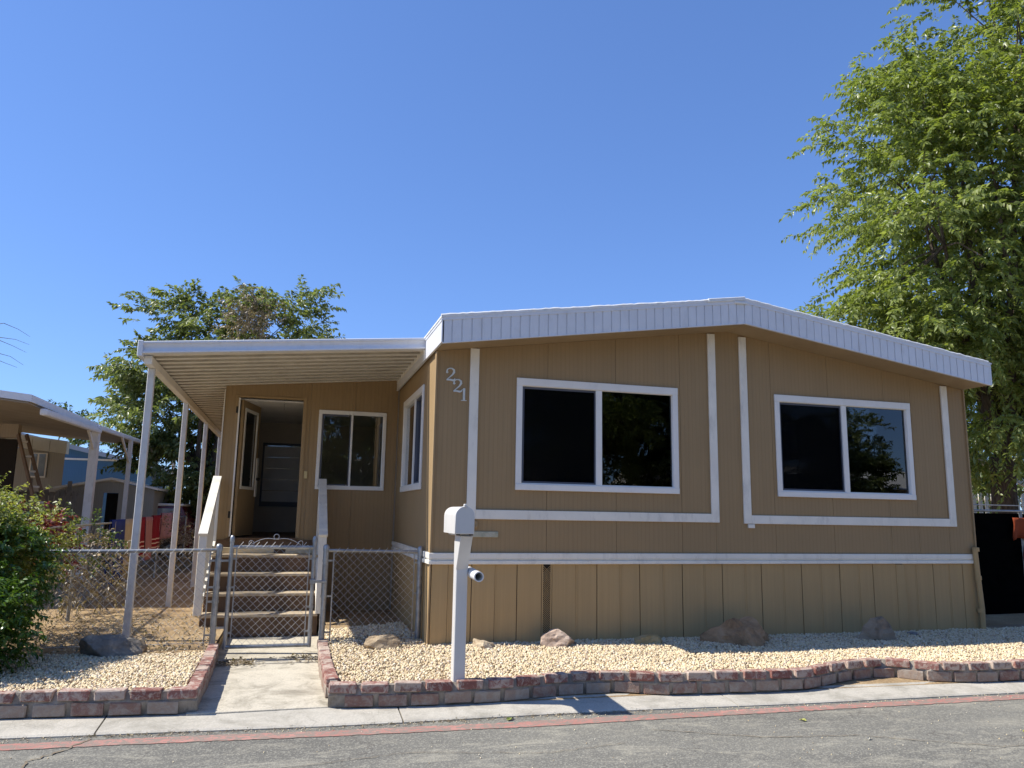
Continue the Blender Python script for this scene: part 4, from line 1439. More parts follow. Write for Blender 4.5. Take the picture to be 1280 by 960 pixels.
# ------------------------------------------------------------------ rocks
def rock(name, label, x, y, z, sx, sy, sz, mat, seed, cuts=14, rot=0.0, rough=0.05):
    bm = bmesh.new()
    bmesh.ops.create_icosphere(bm, subdivisions=4, radius=1)
    rr = random.Random(seed)
    planes = []
    for _ in range(cuts):
        d = Vector((rr.gauss(0, 1), rr.gauss(0, 1), rr.gauss(0.25, 0.8))).normalized()
        planes.append((d, rr.uniform(0.46, 0.76)))
    for v in bm.verts:
        c = v.co.copy()
        for d, k in planes:
            q = c.dot(d)
            if q > k:
                c -= d * (q - k)
        c += c.normalized() * (noise.fractal(c * 3.2 + Vector((seed, 0, 0)), 0.9, 2.0, 5) * rough * 1.5)
        if c.z < -0.45:
            c.z = -0.45
        v.co = Vector((c.x * sx, c.y * sy, c.z * sz))
    me = bpy.data.meshes.new(name)
    bm.to_mesh(me)
    bm.free()
    me.polygons.foreach_set('use_smooth', [True] * len(me.polygons))
    me.set_sharp_from_angle(angle=math.radians(11))
    o = link(name, me, mat)
    o.location = (x, y, z - 0.025)
    o.rotation_euler = (0, 0, rot)
    return tag(o, label, 'rock')
RM = {
    'tan': rock_mat('tan_sandstone', (0.30, 0.21, 0.13), (0.42, 0.32, 0.20), (0.52, 0.42, 0.29)),
    'cream': rock_mat('cream_stone', (0.38, 0.28, 0.17), (0.55, 0.45, 0.31), (0.64, 0.56, 0.43)),
    'pink': rock_mat('pinkish_stone', (0.30, 0.21, 0.16), (0.46, 0.35, 0.27), (0.58, 0.48, 0.39)),
    'ochre': rock_mat('ochre_stone', (0.26, 0.18, 0.08), (0.40, 0.29, 0.13), (0.50, 0.40, 0.24)),
    'brown': rock_mat('brown_boulder_stone', (0.19, 0.115, 0.06), (0.38, 0.235, 0.125), (0.48, 0.33, 0.20)),
    'greybrown': rock_mat('grey_brown_stone', (0.17, 0.125, 0.085), (0.32, 0.24, 0.16), (0.40, 0.32, 0.23)),
    'slate': rock_mat('dark_slate_stone', (0.13, 0.12, 0.10), (0.27, 0.24, 0.20), (0.55, 0.48, 0.36), 4),
    'grey': rock_mat('grey_stone', (0.18, 0.17, 0.16), (0.26, 0.25, 0.24), (0.34, 0.33, 0.32)),
}
rock('rock', 'flat tan rock lying in front of the right chain-link fence panel', -0.46, 0.0, 0.30, 0.26, 0.16, 0.12, RM['tan'], 3, rot=0.1)
rock('rock', 'small cream rock just right of the mailbox post against the skirting', 0.51, -0.22, 0.285, 0.155, 0.12, 0.105, RM['cream'], 8)
rock('rock', 'pinkish angular rock with a pale flat side near the perforated vent strip', 1.33, -0.25, 0.30, 0.23, 0.17, 0.15, RM['pink'], 15, 9, 0.2)
rock('rock', 'small ochre rock half in shade between the pinkish rock and the big brown boulder', 2.24, -0.30, 0.29, 0.19, 0.14, 0.12, RM['ochre'], 21)
rock('rock', 'largest rock, a brown peaked boulder in the shade by the skirting', 3.31, -0.40, 0.30, 0.46, 0.3, 0.36, RM['brown'], 27, 11, -0.2, 0.06)
rock('rock', 'grey brown squarish rock in front of the bulging skirting strip', 5.13, -0.40, 0.32, 0.33, 0.24, 0.19, RM['greybrown'], 33, 12, 0.1)
rock('rock', 'tiny grey rock in the shade near the rain pipe', 5.75, -0.22, 0.27, 0.11, 0.09, 0.05, RM['grey'], 40)
rock('rock', 'dark slate rock with a pale band on the left gravel beside the bush', -2.93, 0.02, 0.30, 0.30, 0.19, 0.19, RM['slate'], 45, 10, -0.1)
rock('rock', 'small tan block leaning beside the dark slate rock', -2.70, 0.22, 0.30, 0.075, 0.07, 0.09, RM['tan'], 52, 8, 0.5)

# ------------------------------------------------------------------ foliage
def sprays(S, D, L, per, ll, droop=0.5, side=0.85, spread=0.35, width=0.42, rng=RNG):
    """leaves set alternately along drooping twigs; returns vertices and triangles"""
    n = len(S)
    t = (np.arange(per) + 0.5) / per
    t = 0.12 + 0.88 * t
    D = D / np.linalg.norm(D, axis=1)[:, None]
    down = np.array([0, 0, -1.0])
    P = S[:, None, :] + D[:, None, :] * (L[:, None, None] * t[None, :, None]) + down * (droop * L[:, None, None] * (t ** 2)[None, :, None])
    T = D[:, None, :] + down * (2 * droop * t[None, :, None])
    T = T / np.linalg.norm(T, axis=2)[..., None]
    ref = rng.normal(size=(n, 3)) * 0.35 + np.array([0, 0, 1.0])
    B = np.cross(T, ref[:, None, :])
    B = B / (np.linalg.norm(B, axis=2)[..., None] + 1e-6)
    sg = np.where(np.arange(per) % 2 == 0, 1.0, -1.0)[None, :, None]
    LD = T * 0.55 + B * sg * side + rng.normal(size=P.shape) * spread + down * 0.35
    LD = LD / np.linalg.norm(LD, axis=2)[..., None]
    nrm = rng.normal(size=P.shape) * 0.55 + np.array([0, 0, 1.0])
    Wd = np.cross(LD, nrm)
    Wd = Wd / (np.linalg.norm(Wd, axis=2)[..., None] + 1e-6)
    N2 = np.cross(Wd, LD)
    s = ll * rng.uniform(0.65, 1.25, (n, per, 1))
    b = P + LD * s * 0.08
    tip = P + LD * s + down * s * 0.12
    l = P + LD * s * 0.45 + Wd * s * width * 0.5 + N2 * s * 0.07
    r = P + LD * s * 0.45 - Wd * s * width * 0.5 + N2 * s * 0.07
    V = np.stack([b, l, tip, r], 2).reshape(-1, 3)
    k = np.arange(n * per)[:, None] * 4
    F = np.concatenate([k + np.array([[0, 1, 2]]), k + np.array([[0, 2, 3]])], 0)
    return V, F

def twigs(m, S, D, L, droop, r=0.006, every=3):
    for i in range(0, len(S), every):
        d = D[i] / np.linalg.norm(D[i])
        P = [S[i] + d * L[i] * t + np.array([0, 0, -1]) * droop * L[i] * t * t for t in (0, 0.5, 1)]
        m.tube([tuple(p) for p in P], [r, r * 0.7, r * 0.3], 3, False)

def tree(name, label, base, blobs, nspray, per, ll, lenr, droop, matl, seed, trunk_r=0.2, group=None, extra=None, limbs=18, fork=0.3, outw=0.9, upb=0.25, flat=0.32, cl=26, cr=0.55):
    rng = np.random.default_rng(seed)
    rr = random.Random(seed)
    root = thing(name, label, 'tree', base, group)
    bl = np.array([b[:3] for b in blobs], float)
    rad = np.array([b[3] for b in blobs], float)
    ctr = (bl * rad[:, None]).sum(0) / rad.sum()
    w = rad ** 2.2
    w = w / w.sum()
    nclump = max(20, nspray // cl)
    ci = rng.choice(len(bl), nclump, p=w)
    d = rng.normal(size=(nclump, 3))
    d /= np.linalg.norm(d, axis=1)[:, None]
    C = bl[ci] + d * (rad[ci] * rng.uniform(0.45, 1.0, nclump) ** 0.6)[:, None]
    k = rng.integers(0, nclump, nspray)
    S = C[k] + np.clip(rng.normal(size=(nspray, 3)), -1.7, 1.7) * (cr * 0.5 + 0.04 * rad[ci][k])[:, None] * np.array([1, 1, flat])
    out = S - bl[ci][k] * 0.6 - ctr * 0.4
    out /= np.linalg.norm(out, axis=1)[:, None] + 1e-6
    D = out * outw * np.array([1, 1, 0.6]) + (S - C[k]) * 0.9 + rng.normal(size=S.shape) * 0.35 + np.array([0, 0, upb])
    L = rng.uniform(lenr[0], lenr[1], nspray)
    V, F = sprays(S, D, L, per, ll, droop, rng=rng)
    crown = link('crown', np_mesh('crown', V, F), matl, root)
    # wood
    m = MB()
    base = Vector(base)
    top = Vector(ctr)
    fk = base.lerp(Vector((ctr[0], ctr[1], base.z + (ctr[2] - base.z))), fork)
    tp = [base, base.lerp(fk, 0.5) + Vector((rr.uniform(-.1, .1), rr.uniform(-.1, .1), 0)), fk]
    m.tube(tp, [trunk_r * 1.25, trunk_r, trunk_r * 0.9], 10)
    part('trunk', m, M_['bark'], root, smooth=True)
    m = MB()
    lim = rng.choice(nclump, min(limbs, nclump), replace=False)
    mids = []
    for j in lim:
        e = Vector(C[j])
        mid = fk.lerp(e, 0.5) + Vector((rr.uniform(-.4, .4), rr.uniform(-.4, .4), rr.uniform(0.0, 0.7)))
        q1 = fk.lerp(mid, 0.5) + Vector((rr.uniform(-.15, .15), rr.uniform(-.15, .15), rr.uniform(0, 0.25)))
        q3 = mid.lerp(e, 0.5) + Vector((0, 0, rr.uniform(0, 0.2)))
        m.tube([fk, q1, mid, q3, e], [trunk_r * 0.5, trunk_r * 0.36, trunk_r * 0.22, trunk_r * 0.12, trunk_r * 0.04], 6)
        mids.append((mid, q3))
    for j in range(nclump):
        e = Vector(C[j])
        best = min((q for pr_ in mids for q in pr_), key=lambda q: (q - e).length)
        mm = best.lerp(e, 0.5) + Vector((rr.uniform(-.15, .15), rr.uniform(-.15, .15), rr.uniform(-0.05, 0.2)))
        m.tube([best, mm, e], [trunk_r * 0.10, trunk_r * 0.07, trunk_r * 0.03], 4, False)
    twigs(m, S, D, L, droop, 0.005, 4)
    part('limbs', m, M_['bark'], root, smooth=True)
    if extra:
        extra(root, rng)
    return root

right_tree = tree('shade_tree', 'tall leafy green tree rising behind the right end of the tan home', (13.4, 5.2, 0.2),
    [(13.8, 5.0, 8.3, 3.4), (12.9, 4.6, 10.6, 2.5), (10.9, 4.4, 7.3, 2.0), (10.3, 4.4, 6.2, 1.1), (11.3, 4.4, 9.2, 1.7), (11.6, 4.6, 5.2, 1.7), (12.8, 4.6, 4.3, 1.7), (14.5, 4.6, 5.0, 2.2), (14.6, 4.6, 11.5, 2.8), (13.2, 5.0, 12.6, 1.7), (16.0, 5.0, 8.5, 3.0), (10.1, 4.4, 8.4, 1.2), (11.6, 4.5, 10.6, 1.1), (10.9, 4.4, 9.6, 0.9), (10.4, 4.4, 5.2, 0.9), (12.4, 4.0, 5.2, 1.5), (13.8, 4.4, 3.6, 1.1)],
    6600, 26, 0.135, (0.35, 0.85), 0.45, M_['leaf'], 5, 0.26, limbs=26, fork=0.35, cl=30, cr=0.7)

def dry(root, rng):
    S = rng.normal(size=(230, 3)) * np.array([0.32, 0.3, 0.35]) + np.array([-2.75, 12.4, 6.45])
    D = rng.normal(size=S.shape) + np.array([0, 0, 0.4])
    V, F = sprays(S, D, rng.uniform(0.2, 0.5, len(S)), 14, 0.085, 0.4, rng=rng)
    link('dead_foliage', np_mesh('dead_foliage', V, F), M_['leafdry'], root)['label'] = 'patch of dry brown leaves near the top of the crown'
left_tree = tree('shade_tree', 'broad green tree with a dry brown patch standing behind the patio cover', (-3.6, 14.0, 0.2),
    [(-4.3, 14, 6.2, 1.2), (-3.4, 13.6, 6.5, 1.2), (-4.95, 13.8, 5.2, 1.0), (-1.85, 13.8, 6.2, 1.05), (-1.3, 13.8, 5.9, 0.75), (-2.7, 14, 5.4, 1.3), (-4.6, 14, 4.0, 1.4), (-3.9, 14.2, 2.9, 1.2), (-5.3, 13.8, 4.3, 0.7), (-3.0, 14.4, 3.6, 1.6), (-4.6, 14, 6.9, 0.6), (-3.3, 13.7, 7.1, 0.5), (-1.4, 13.8, 7.0, 0.5), (-5.1, 13.8, 6.2, 0.4), (-2.9, 14.0, 1.9, 1.0), (-4.3, 15.0, 2.0, 0.9)],
    3000, 22, 0.155, (0.3, 0.7), 0.3, M_['leafmid'], 9, 0.2, extra=dry, limbs=18, fork=0.3, upb=0.5, cl=30, cr=0.6)
edge_tree = tree('shade_tree', 'sparse tree with bare twigs above the neighbour roof at the left edge', (-11.4, 13.0, 0.2),
    [(-11.2, 13, 6.0, 1.3), (-8.85, 13, 5.72, 0.42), (-8.80, 13, 4.95, 0.40), (-12.0, 13, 7.0, 1.3)],
    700, 20, 0.12, (0.2, 0.4), 0.3, M_['leafdark'], 19, 0.16, limbs=10)
def rsparse():
    rr = random.Random(3)
    m = MB()
    for k in range(5):
        s = Vector((-9.2 + 0.04 * k, 13, 4.9 + k * 0.2))
        P = [s]
        for q in range(4):
            s = s + Vector((0.3, rr.uniform(-.1, .1), 0.12 - 0.09 * q + rr.uniform(-.06, .06)))
            P.append(s)
        m.tube(P, [0.014, 0.01, 0.008, 0.005, 0.003], 4)
    part('bare_twigs', m, M_['bark'], edge_tree)
rsparse()
# trees far behind on the left and beyond the right fence
tree('shade_tree', 'low green tree far behind the blue house', (-10.5, 26, 0.2), [(-10.5, 26, 3.6, 1.7), (-8.6, 26, 3.3, 1.4), (-12.4, 26, 3.8, 1.6)], 700, 20, 0.16, (0.4, 0.9), 0.3, M_['leafdark'], 23, 0.16, limbs=8)
tree('shade_tree', 'dense dark tree filling the space behind the white picket fence', (17.5, 10.5, 0.2), [(17, 10.5, 3.6, 2.4), (20, 10.5, 4.0, 2.6), (15, 9.5, 2.6, 1.6), (23, 11, 4.5, 3), (17, 10, 1.6, 1.4), (20, 10, 1.8, 1.6)], 1700, 22, 0.16, (0.5, 1.0), 0.35, M_['leafdark'], 29, 0.22, limbs=10)

# bush at the left front corner
def bush(name, label, base, layers, wood=False):
    root = thing(name, label, 'bush', base)
    for nm, blobs, n, per, ll, L0, L1, mat, seed, up_ in layers:
        rng = np.random.default_rng(seed)
        bl = np.array([b[:3] for b in blobs], float)
        rad = np.array([b[3] for b in blobs], float)
        w = rad ** 2
        w /= w.sum()
        ci = rng.choice(len(bl), n, p=w)
        d = rng.normal(size=(n, 3))
        d /= np.linalg.norm(d, axis=1)[:, None]
        S = bl[ci] + d * (rad[ci] * rng.uniform(0.35, 1.0, n) ** 0.4)[:, None]
        S[:, 2] = np.maximum(S[:, 2], 0.27)
        D = d * 0.7 + rng.normal(size=S.shape) * 0.4 + np.array([0, 0, up_])
        V, F = sprays(S, D, rng.uniform(L0, L1, n), per, ll, 0.25, width=0.5, rng=rng)
        V[:, 2] = np.maximum(V[:, 2], 0.245)
        link(nm, np_mesh(nm, V, F), mat, root)
    if wood:
        m = MB()
        rr = random.Random(2)
        b0 = Vector(base)
        for (cx_, cy_, cz_, r_) in layers[0][1]:
            for _ in range(3):
                e = Vector((cx_ + rr.uniform(-r_, r_) * .5, cy_ + rr.uniform(-r_, r_) * .5, cz_ + rr.uniform(-.3, r_) * .7))
                s = b0 + Vector((rr.uniform(-.4, .4), rr.uniform(-.3, .3), 0))
                m.tube([s, s.lerp(e, 0.5) + Vector((0, 0, 0.1)), e], [0.018, 0.011, 0.004], 5)
        part('stems', m, M_['bark'], root)
    return root
BB = [(-3.78, -0.7, 0.62, 0.36), (-4.2, -0.9, 0.6, 0.4), (-4.15, -0.45, 0.72, 0.50), (-3.95, 0.0, 0.95, 0.45), (-4.5, -0.2, 1.05, 0.5), (-4.0, -0.5, 0.5, 0.32), (-4.9, -0.3, 0.8, 0.6), (-4.3, 0.3, 1.1, 0.42), (-5.4, 0, 0.9, 0.7)]
bush('bush', 'big rounded green bush with yellowing top at the left front corner', (-4.3, -0.2, 0.24), [
    ('foliage', BB, 4600, 18, 0.05, 0.12, 0.26, M_['leafbush'], 31, 0.35),
    ('young_shoots', [(-4.35, 0.0, 1.32, 0.36), (-4.05, 0.12, 1.16, 0.30), (-4.8, 0.0, 1.30, 0.38), (-3.98, 0.25, 1.05, 0.22)], 1500, 17, 0.046, 0.15, 0.34, M_['leafyellow'], 33, 0.8),
    ('long_shoots', [(-4.3, 0.1, 1.42, 0.34), (-3.95, 0.2, 1.3, 0.25), (-4.8, 0.1, 1.45, 0.3)], 110, 16, 0.045, 0.35, 0.6, M_['leafyellow'], 35, 0.9),
], wood=True)
bush('bush', 'thin vine bush with burgundy leaves behind the big green bush', (-4.0, 1.3, 0.24), [
    ('foliage', [(-3.95, 1.2, 1.2, 0.32), (-4.3, 1.2, 1.35, 0.33), (-4.1, 1.9, 1.15, 0.24), (-4.6, 1.3, 1.45, 0.3)], 280, 15, 0.055, 0.15, 0.35, M_['leafyellow'], 41, 0.5),
    ('red_foliage', [(-3.88, 1.3, 1.32, 0.17), (-4.1, 1.1, 1.38, 0.16), (-3.92, 1.7, 1.15, 0.2), (-4.25, 0.9, 1.42, 0.12)], 120, 14, 0.055, 0.1, 0.22, M_['leafred'], 43, 0.3),
])

# ------------------------------------------------------------------ side yard line fence with vines and laundry
SX = -3.85
sf = thing('chain_link_fence', 'rusty chain-link side fence running back along the neighbour yard with dry vines', 'fence', (SX, 6, 0.24))
for py in (2.4, 4.4, 6.4, 8.4, 10.4, 12.4):
    part('fence_post', MB().tube([(SX, py, 0.2), (SX, py, 1.36)], 0.02, 8), M_['steel'], sf, smooth=True)
part('top_rail', MB().tube([(SX, 1.2, 1.34), (SX, 12.4, 1.36)], 0.014, 8), M_['steel'], sf, smooth=True)
m = MB()
wires(m, 1.2, 12.4, 0.28, 1.36, 0.0, 0.2, 0.0014, False)
m.v = [(SX + b, a, c) for a, b, c in m.v]
M_['rustwire'] = paint('rusty_dull_wire', (0.16, 0.12, 0.09), 0.8)
part('chain_link_mesh', m, M_['rustwire'], sf)
bush('vine', 'dry brown vine tangled on the side chain-link fence', (SX, 3.2, 0.24), [
    ('foliage', [(SX, 2.7, 0.8, 0.42), (SX, 3.4, 0.75, 0.45), (SX, 4.1, 0.6, 0.4), (SX, 2.2, 0.95, 0.35), (SX, 8.8, 0.8, 0.5), (SX, 10, 0.8, 0.55), (SX, 11.3, 0.8, 0.55)], 620, 14, 0.05, 0.15, 0.35, M_['leafdry'], 47, 0.2),
    ('green_foliage', [(SX, 2.6, 1.2, 0.3), (SX, 3.2, 1.1, 0.3)], 50, 14, 0.055, 0.15, 0.35, M_['leafdark'], 48, 0.3)])['category'] = 'vine'

def cloth(label, name, y0, y1, z0, z1, c, stripes=None, seed=0):
    t = NT(name + '_fabric')
    base = t.ramp(t.noise(7, None, 5), [(0.3, tuple(x * 0.8 for x in c)), (0.7, c)])
    if stripes:
        gz = t.n.new('ShaderNodeNewGeometry')
        sp = t.n.new('ShaderNodeSeparateXYZ')
        t.lk(gz.outputs['Position'], sp.inputs[0])
        f = t.math('FRACT', t.math('MULTIPLY', sp.outputs['Z'], 1 / 0.075))
        s = t.math('MULTIPLY', t.math('LESS_THAN', f, 0.28), t.math('LESS_THAN', sp.outputs['Z'], z0 + 0.26))
        base = t.mix(s, base, stripes)
    t.col(base)
    t.rough(0.9, 0.1)
    rr = random.Random(seed)
    nu, nv_ = 16, 8
    ph = rr.uniform(0, 6)
    vs, fs = [], []
    for side in (1, -1):
        for i in range(nu + 1):
            y_ = y0 + (y1 - y0) * i / nu
            for j in range(nv_ + 1):
                f = j / nv_
                dip = (0.03 * math.sin(i * 0.9 + ph)) * f
                zz = z1 - (z1 - (z0 + (0.12 if side < 0 else 0))) * f
                vs.append((SX + side * (0.018 + 0.02 * f) + dip, y_ + 0.02 * math.sin(3 * f + ph), zz))
    k = (nu + 1) * (nv_ + 1)
    for b in (0, k):
        for i in range(nu):
            for j in range(nv_):
                a = b + i * (nv_ + 1) + j
                fs.append((a, a + nv_ + 1, a + nv_ + 2, a + 1))
    for i in range(nu):
        a = i * (nv_ + 1)
        fs.append((a, a + nv_ + 1, k + a + nv_ + 1, k + a))
    me = MB().add(vs, fs).mesh(name)
    sol = link(name, me, t.m)
    md = sol.modifiers.new('thickness', 'SOLIDIFY')
    md.thickness = 0.006
    me.polygons.foreach_set('use_smooth', [True] * len(me.polygons))
    return tag(sol, label, 'towel', 'laundry hung over the side fence')
cloth('dark blue cloth hung over the side fence, leftmost of the laundry', 'towel', 4.15, 5.05, 0.45, 1.385, (0.03, 0.05, 0.22), None, 1)
cloth('cream cloth hung on the fence between the blue and the red striped cloths', 'towel', 5.1, 5.9, 0.5, 1.385, (0.46, 0.40, 0.32), None, 2)
cloth('red cloth with white stripes at its hem beside the cream one', 'towel', 6.0, 6.75, 0.75, 1.40, (0.22, 0.012, 0.03), (0.6, 0.45, 0.45), 3)
cloth('pale pink cloth hung between the two red striped ones', 'towel', 6.8, 7.5, 0.65, 1.40, (0.38, 0.19, 0.22), None, 4)
cloth('second red cloth with white hem stripes, right of the pale pink one', 'towel', 7.6, 8.5, 0.75, 1.42, (0.22, 0.012, 0.03), (0.6, 0.45, 0.45), 5)
cloth('short pink cloth, rightmost of the laundry', 'towel', 8.6, 10.3, 0.95, 1.46, (0.36, 0.20, 0.25), None, 6)

# ------------------------------------------------------------------ neighbour on the left: roof with gutter, braced posts
nb = thing('neighbour_home', 'neighbouring home with a broad low roof, shaded eaves and white gutter at the left edge', 'mobile home', (-8, 10, 0.24))
NX, NY0, NY1 = -5.0, 4.07, 20.0
def nz(x): return 3.10 - 0.185 * (x - NX) * 0.55
m = MB()
m.hexa([(-10.5, NY0, nz(-10.5) - 0.10), (NX, NY0, 3.0), (NX, 8.2, 3.0), (-10.5, 8.2, nz(-10.5) - 0.10), (-10.5, NY0, nz(-10.5)), (NX, NY0, 3.10), (NX, 8.2, 3.10), (-10.5, 8.2, nz(-10.5))])
part('roof', m, M_['metalwhite'], nb)
m = MB()
m.hexa([(-11, 8.21, 3.66), (NX - 0.02, 8.21, 3.05), (NX - 0.02, 14.7, 3.17), (-11, 14.7, 3.70), (-11, 8.21, 3.71), (NX - 0.02, 8.21, 3.10), (NX - 0.02, 14.7, 3.22), (-11, 14.7, 3.75)])
part('carport_roof', m, M_['metalwhite'], nb)
m = MB()
m.hexa([(-10.5, NY0 + 0.03, nz(-10.5) - 0.13), (NX - 0.04, NY0 + 0.03, 2.975), (NX - 0.04, 8.2, 2.975), (-10.5, 8.2, nz(-10.5) - 0.13), (-10.5, NY0 + 0.03, nz(-10.5) - 0.105), (NX - 0.04, NY0 + 0.03, 2.998), (NX - 0.04, 8.2, 2.998), (-10.5, 8.2, nz(-10.5) - 0.105)])
M_['eave'] = paint('brown_eave_board', (0.30, 0.26, 0.21), 0.7, 0.2, 2)
m.hexa([(-11, 8.21, 3.62), (NX - 0.05, 8.21, 3.02), (NX - 0.05, 14.6, 3.14), (-11, 14.6, 3.66), (-11, 8.21, 3.655), (NX - 0.05, 8.21, 3.047), (NX - 0.05, 14.6, 3.167), (-11, 14.6, 3.695)])
part('soffit', m, M_['eave'], nb)
M_['nbwall'] = siding('pale_tan_siding', (0.45, 0.37, 0.27))
part('wall', MB().box(-10.3, -7.0, 9.5, 9.55, 0.22, 3.15), M_['nbwall'], nb)
part('wall', MB().box(-7.0, -6.72, 9.3, 9.5, 2.88, 3.15), M_['nbwall'], nb)
part('entry', MB().box(-9.5, -6.75, 9.42, 9.5, 0.25, 2.86), M_['dark'], nb)
m = MB().beam((NX + 0.07, 4.4, 2.90), (NX + 0.07, 7.8, 2.955), 0.10, 0.10)
gut = part('gutter_beam', m, M_['metalwhite'], nb, bevel=0.03, seg=2)
part('carport_beam', MB().beam((NX + 0.015, 7.9, 3.03), (NX + 0.015, 18.2, 3.215), 0.07, 0.075), M_['metalwhite'], nb, bevel=0.008)
for py, w_, zt_ in ((7.72, 0.07, 2.92), (10.95, 0.042, 3.05), (14.45, 0.042, 3.11), (17.75, 0.042, 3.17)):
    part('post', MB().box(NX + 0.03 - w_, NX + 0.03 + w_, py - w_, py + w_, 0.2, zt_), M_['postwhite'], nb, bevel=0.006)
    bl_ = 0.55 if w_ > 0.05 else 1.0
    part('brace', MB().beam((NX + 0.03, py - bl_, zt_), (NX + 0.03, py - 0.03, zt_ - (0.32 if w_ > 0.05 else 0.5)), 0.035, 0.055), M_['postwhite'], nb)

# beige home farther back, with window, and the ladder leaning on it
bh = thing('beige_house', 'beige home with a tall cream fascia far behind the neighbour eaves', 'house', (-9.5, 16, 0.24))
M_['beige'] = siding('beige_siding', (0.40, 0.37, 0.30))
M_['creamfascia'] = paint('cream_fascia_board', (0.56, 0.54, 0.44), 0.6, 0.1, 2, (0.3, 0.28, 0.22), 0.4)
def zf(x): return 3.63 - 0.20 * (x + 8.6) if x > -8.6 else 3.63
m = MB()
m.hexa([(-12, 15.0, 0.22), (-7.30, 15.0, 0.22), (-7.60, 15.9, 0.22), (-12, 15.9, 0.22), (-12, 15.0, 3.2), (-7.30, 15.0, 2.99), (-7.60, 15.9, 2.99), (-12, 15.9, 3.2)])
bw = part('wall', m, M_['beige'], bh)
xs_ = np.linspace(-10.5, -7.22, 9)
for a, b in zip(xs_[:-1], xs_[1:]):
    za = lambda x: 3.20 - 0.16 * (x + 8.6) * 0.75
    m = MB().hexa([(a, 14.8, za(a) - 0.12), (b - 0.01, 14.8, za(b) - 0.12), (b - 0.01, 15.05, za(b) - 0.12), (a, 15.05, za(a) - 0.12),
                   (a, 14.8, za(a) + 0.22), (b - 0.01, 14.8, za(b) + 0.22), (b - 0.01, 15.05, za(b) + 0.22), (a, 15.05, za(a) + 0.22)])
    part('fascia_board', m, M_['creamfascia'], bh)
wnd = part('window', MB().box(-8.10, -7.70, 14.96, 14.995, 2.28, 2.93), M_['white'], bh)
M_['palegl'] = paint('pale_reflecting_pane', (0.30, 0.36, 0.40), 0.1, 0.3, 3, None, 0, 0, 0.8)
part('pane', MB().box(-8.06, -7.94, 14.95, 14.965, 2.32, 2.90), M_['palegl'], wnd)
part('pane', MB().box(-7.89, -7.74, 14.95, 14.965, 2.32, 2.90), M_['palegl'], wnd)

lad = thing('ladder', 'wooden ladder with dark rails leaning against the wall under the neighbour eaves', 'ladder', (-6.2, 8.3, 0.24))
M_['ladderw'] = paint('weathered_ladder_wood', (0.22, 0.14, 0.08), 0.7, 0.3, 6)
A0, A1, B0, B1 = Vector((-5.45, 7.9, 0.25)), Vector((-6.62, 9.0, 2.93)), Vector((-5.29, 7.98, 0.25)), Vector((-6.49, 9.05, 2.93))
part('rail', MB().beam(A0, A1, 0.035, 0.07), M_['ladderw'], lad)
part('rail', MB().beam(B0, B1, 0.035, 0.07), M_['ladderw'], lad)
for k in range(9):
    f = (k + 0.7) / 9.2
    part('rung', MB().tube([tuple(A0.lerp(A1, f)), tuple(B0.lerp(B1, f))], 0.022, 6), M_['panwhite'], lad)

# blue house
blue = thing('blue_house', 'blue house with a white horizontal band and pale roof edge behind the shed', 'house', (-7, 21, 0.24))
M_['blue'] = siding('blue_siding', (0.09, 0.21, 0.36))
m = MB()
m.hexa([(-10.5, 19, 0.22), (-5.6, 19, 0.22), (-5.6, 25, 0.22), (-10.5, 25, 0.22), (-10.5, 19, 3.85), (-5.6, 19, 2.75), (-5.6, 25, 2.75), (-10.5, 25, 3.85)])
part('wall', m, M_['blue'], blue)
part('band', MB().box(-10.5, -5.6, 18.97, 18.998, 2.98, 3.04), M_['white'], blue)
m = MB()
m.hexa([(-10.7, 18.8, 3.88), (-5.4, 18.8, 2.70), (-5.4, 25.2, 2.70), (-10.7, 25.2, 3.88), (-10.7, 18.8, 4.02), (-5.4, 18.8, 2.84), (-5.4, 25.2, 2.84), (-10.7, 25.2, 4.02)])
M_['blueroof'] = paint('pale_blue_grey_roof', (0.42, 0.47, 0.54), 0.6)
part('roof', m, M_['blueroof'], blue)

# shed with a shallow gable and dark doorway
shed = thing('garden_shed', 'pale metal shed with a white gable edge and dark open doorway', 'shed', (-5.6, 12.8, 0.24))
M_['shedw'] = siding('grey_beige_shed_metal', (0.36, 0.34, 0.28))
SY = 12.0
m = MB()
for a, b, z0, zl_, zr_ in ((-6.6, -5.64, 0.22, 1.93, 2.14), (-5.64, -5.32, 1.88, 2.14, 2.13), (-5.32, -4.55, 0.22, 2.13, 1.97)):
    m.hexa([(a, SY, z0), (b, SY, z0), (b, SY + 0.03, z0), (a, SY + 0.03, z0), (a, SY, zl_), (b, SY, zr_), (b, SY + 0.03, zr_), (a, SY + 0.03, zl_)])
part('front_wall', m, M_['shedw'], shed)
part('side_wall', MB().box(-4.58, -4.55, SY + 0.03, SY + 2.4, 0.22, 1.95).box(-6.6, -6.57, SY + 0.03, SY + 2.4, 0.22, 1.92), M_['shedw'], shed)
part('doorway', MB().box(-5.64, -5.32, SY + 0.35, SY + 0.38, 0.22, 1.88), M_['dark'], shed)
m = MB()
for a, b, za_, zb_ in ((-6.68, -5.49, 1.94, 2.185), (-5.49, -4.47, 2.185, 1.96)):
    m.hexa([(a, SY - 0.06, za_), (b, SY - 0.06, zb_), (b, SY + 2.5, zb_), (a, SY + 2.5, za_), (a, SY - 0.06, za_ + 0.05), (b, SY - 0.06, zb_ + 0.05), (b, SY + 2.5, zb_ + 0.05), (a, SY + 2.5, za_ + 0.05)])
part('roof', m, M_['white'], shed)
part('lintel', MB().box(-6.6, -4.55, SY - 0.015, SY - 0.001, 1.885, 1.915), M_['shedw'], shed)

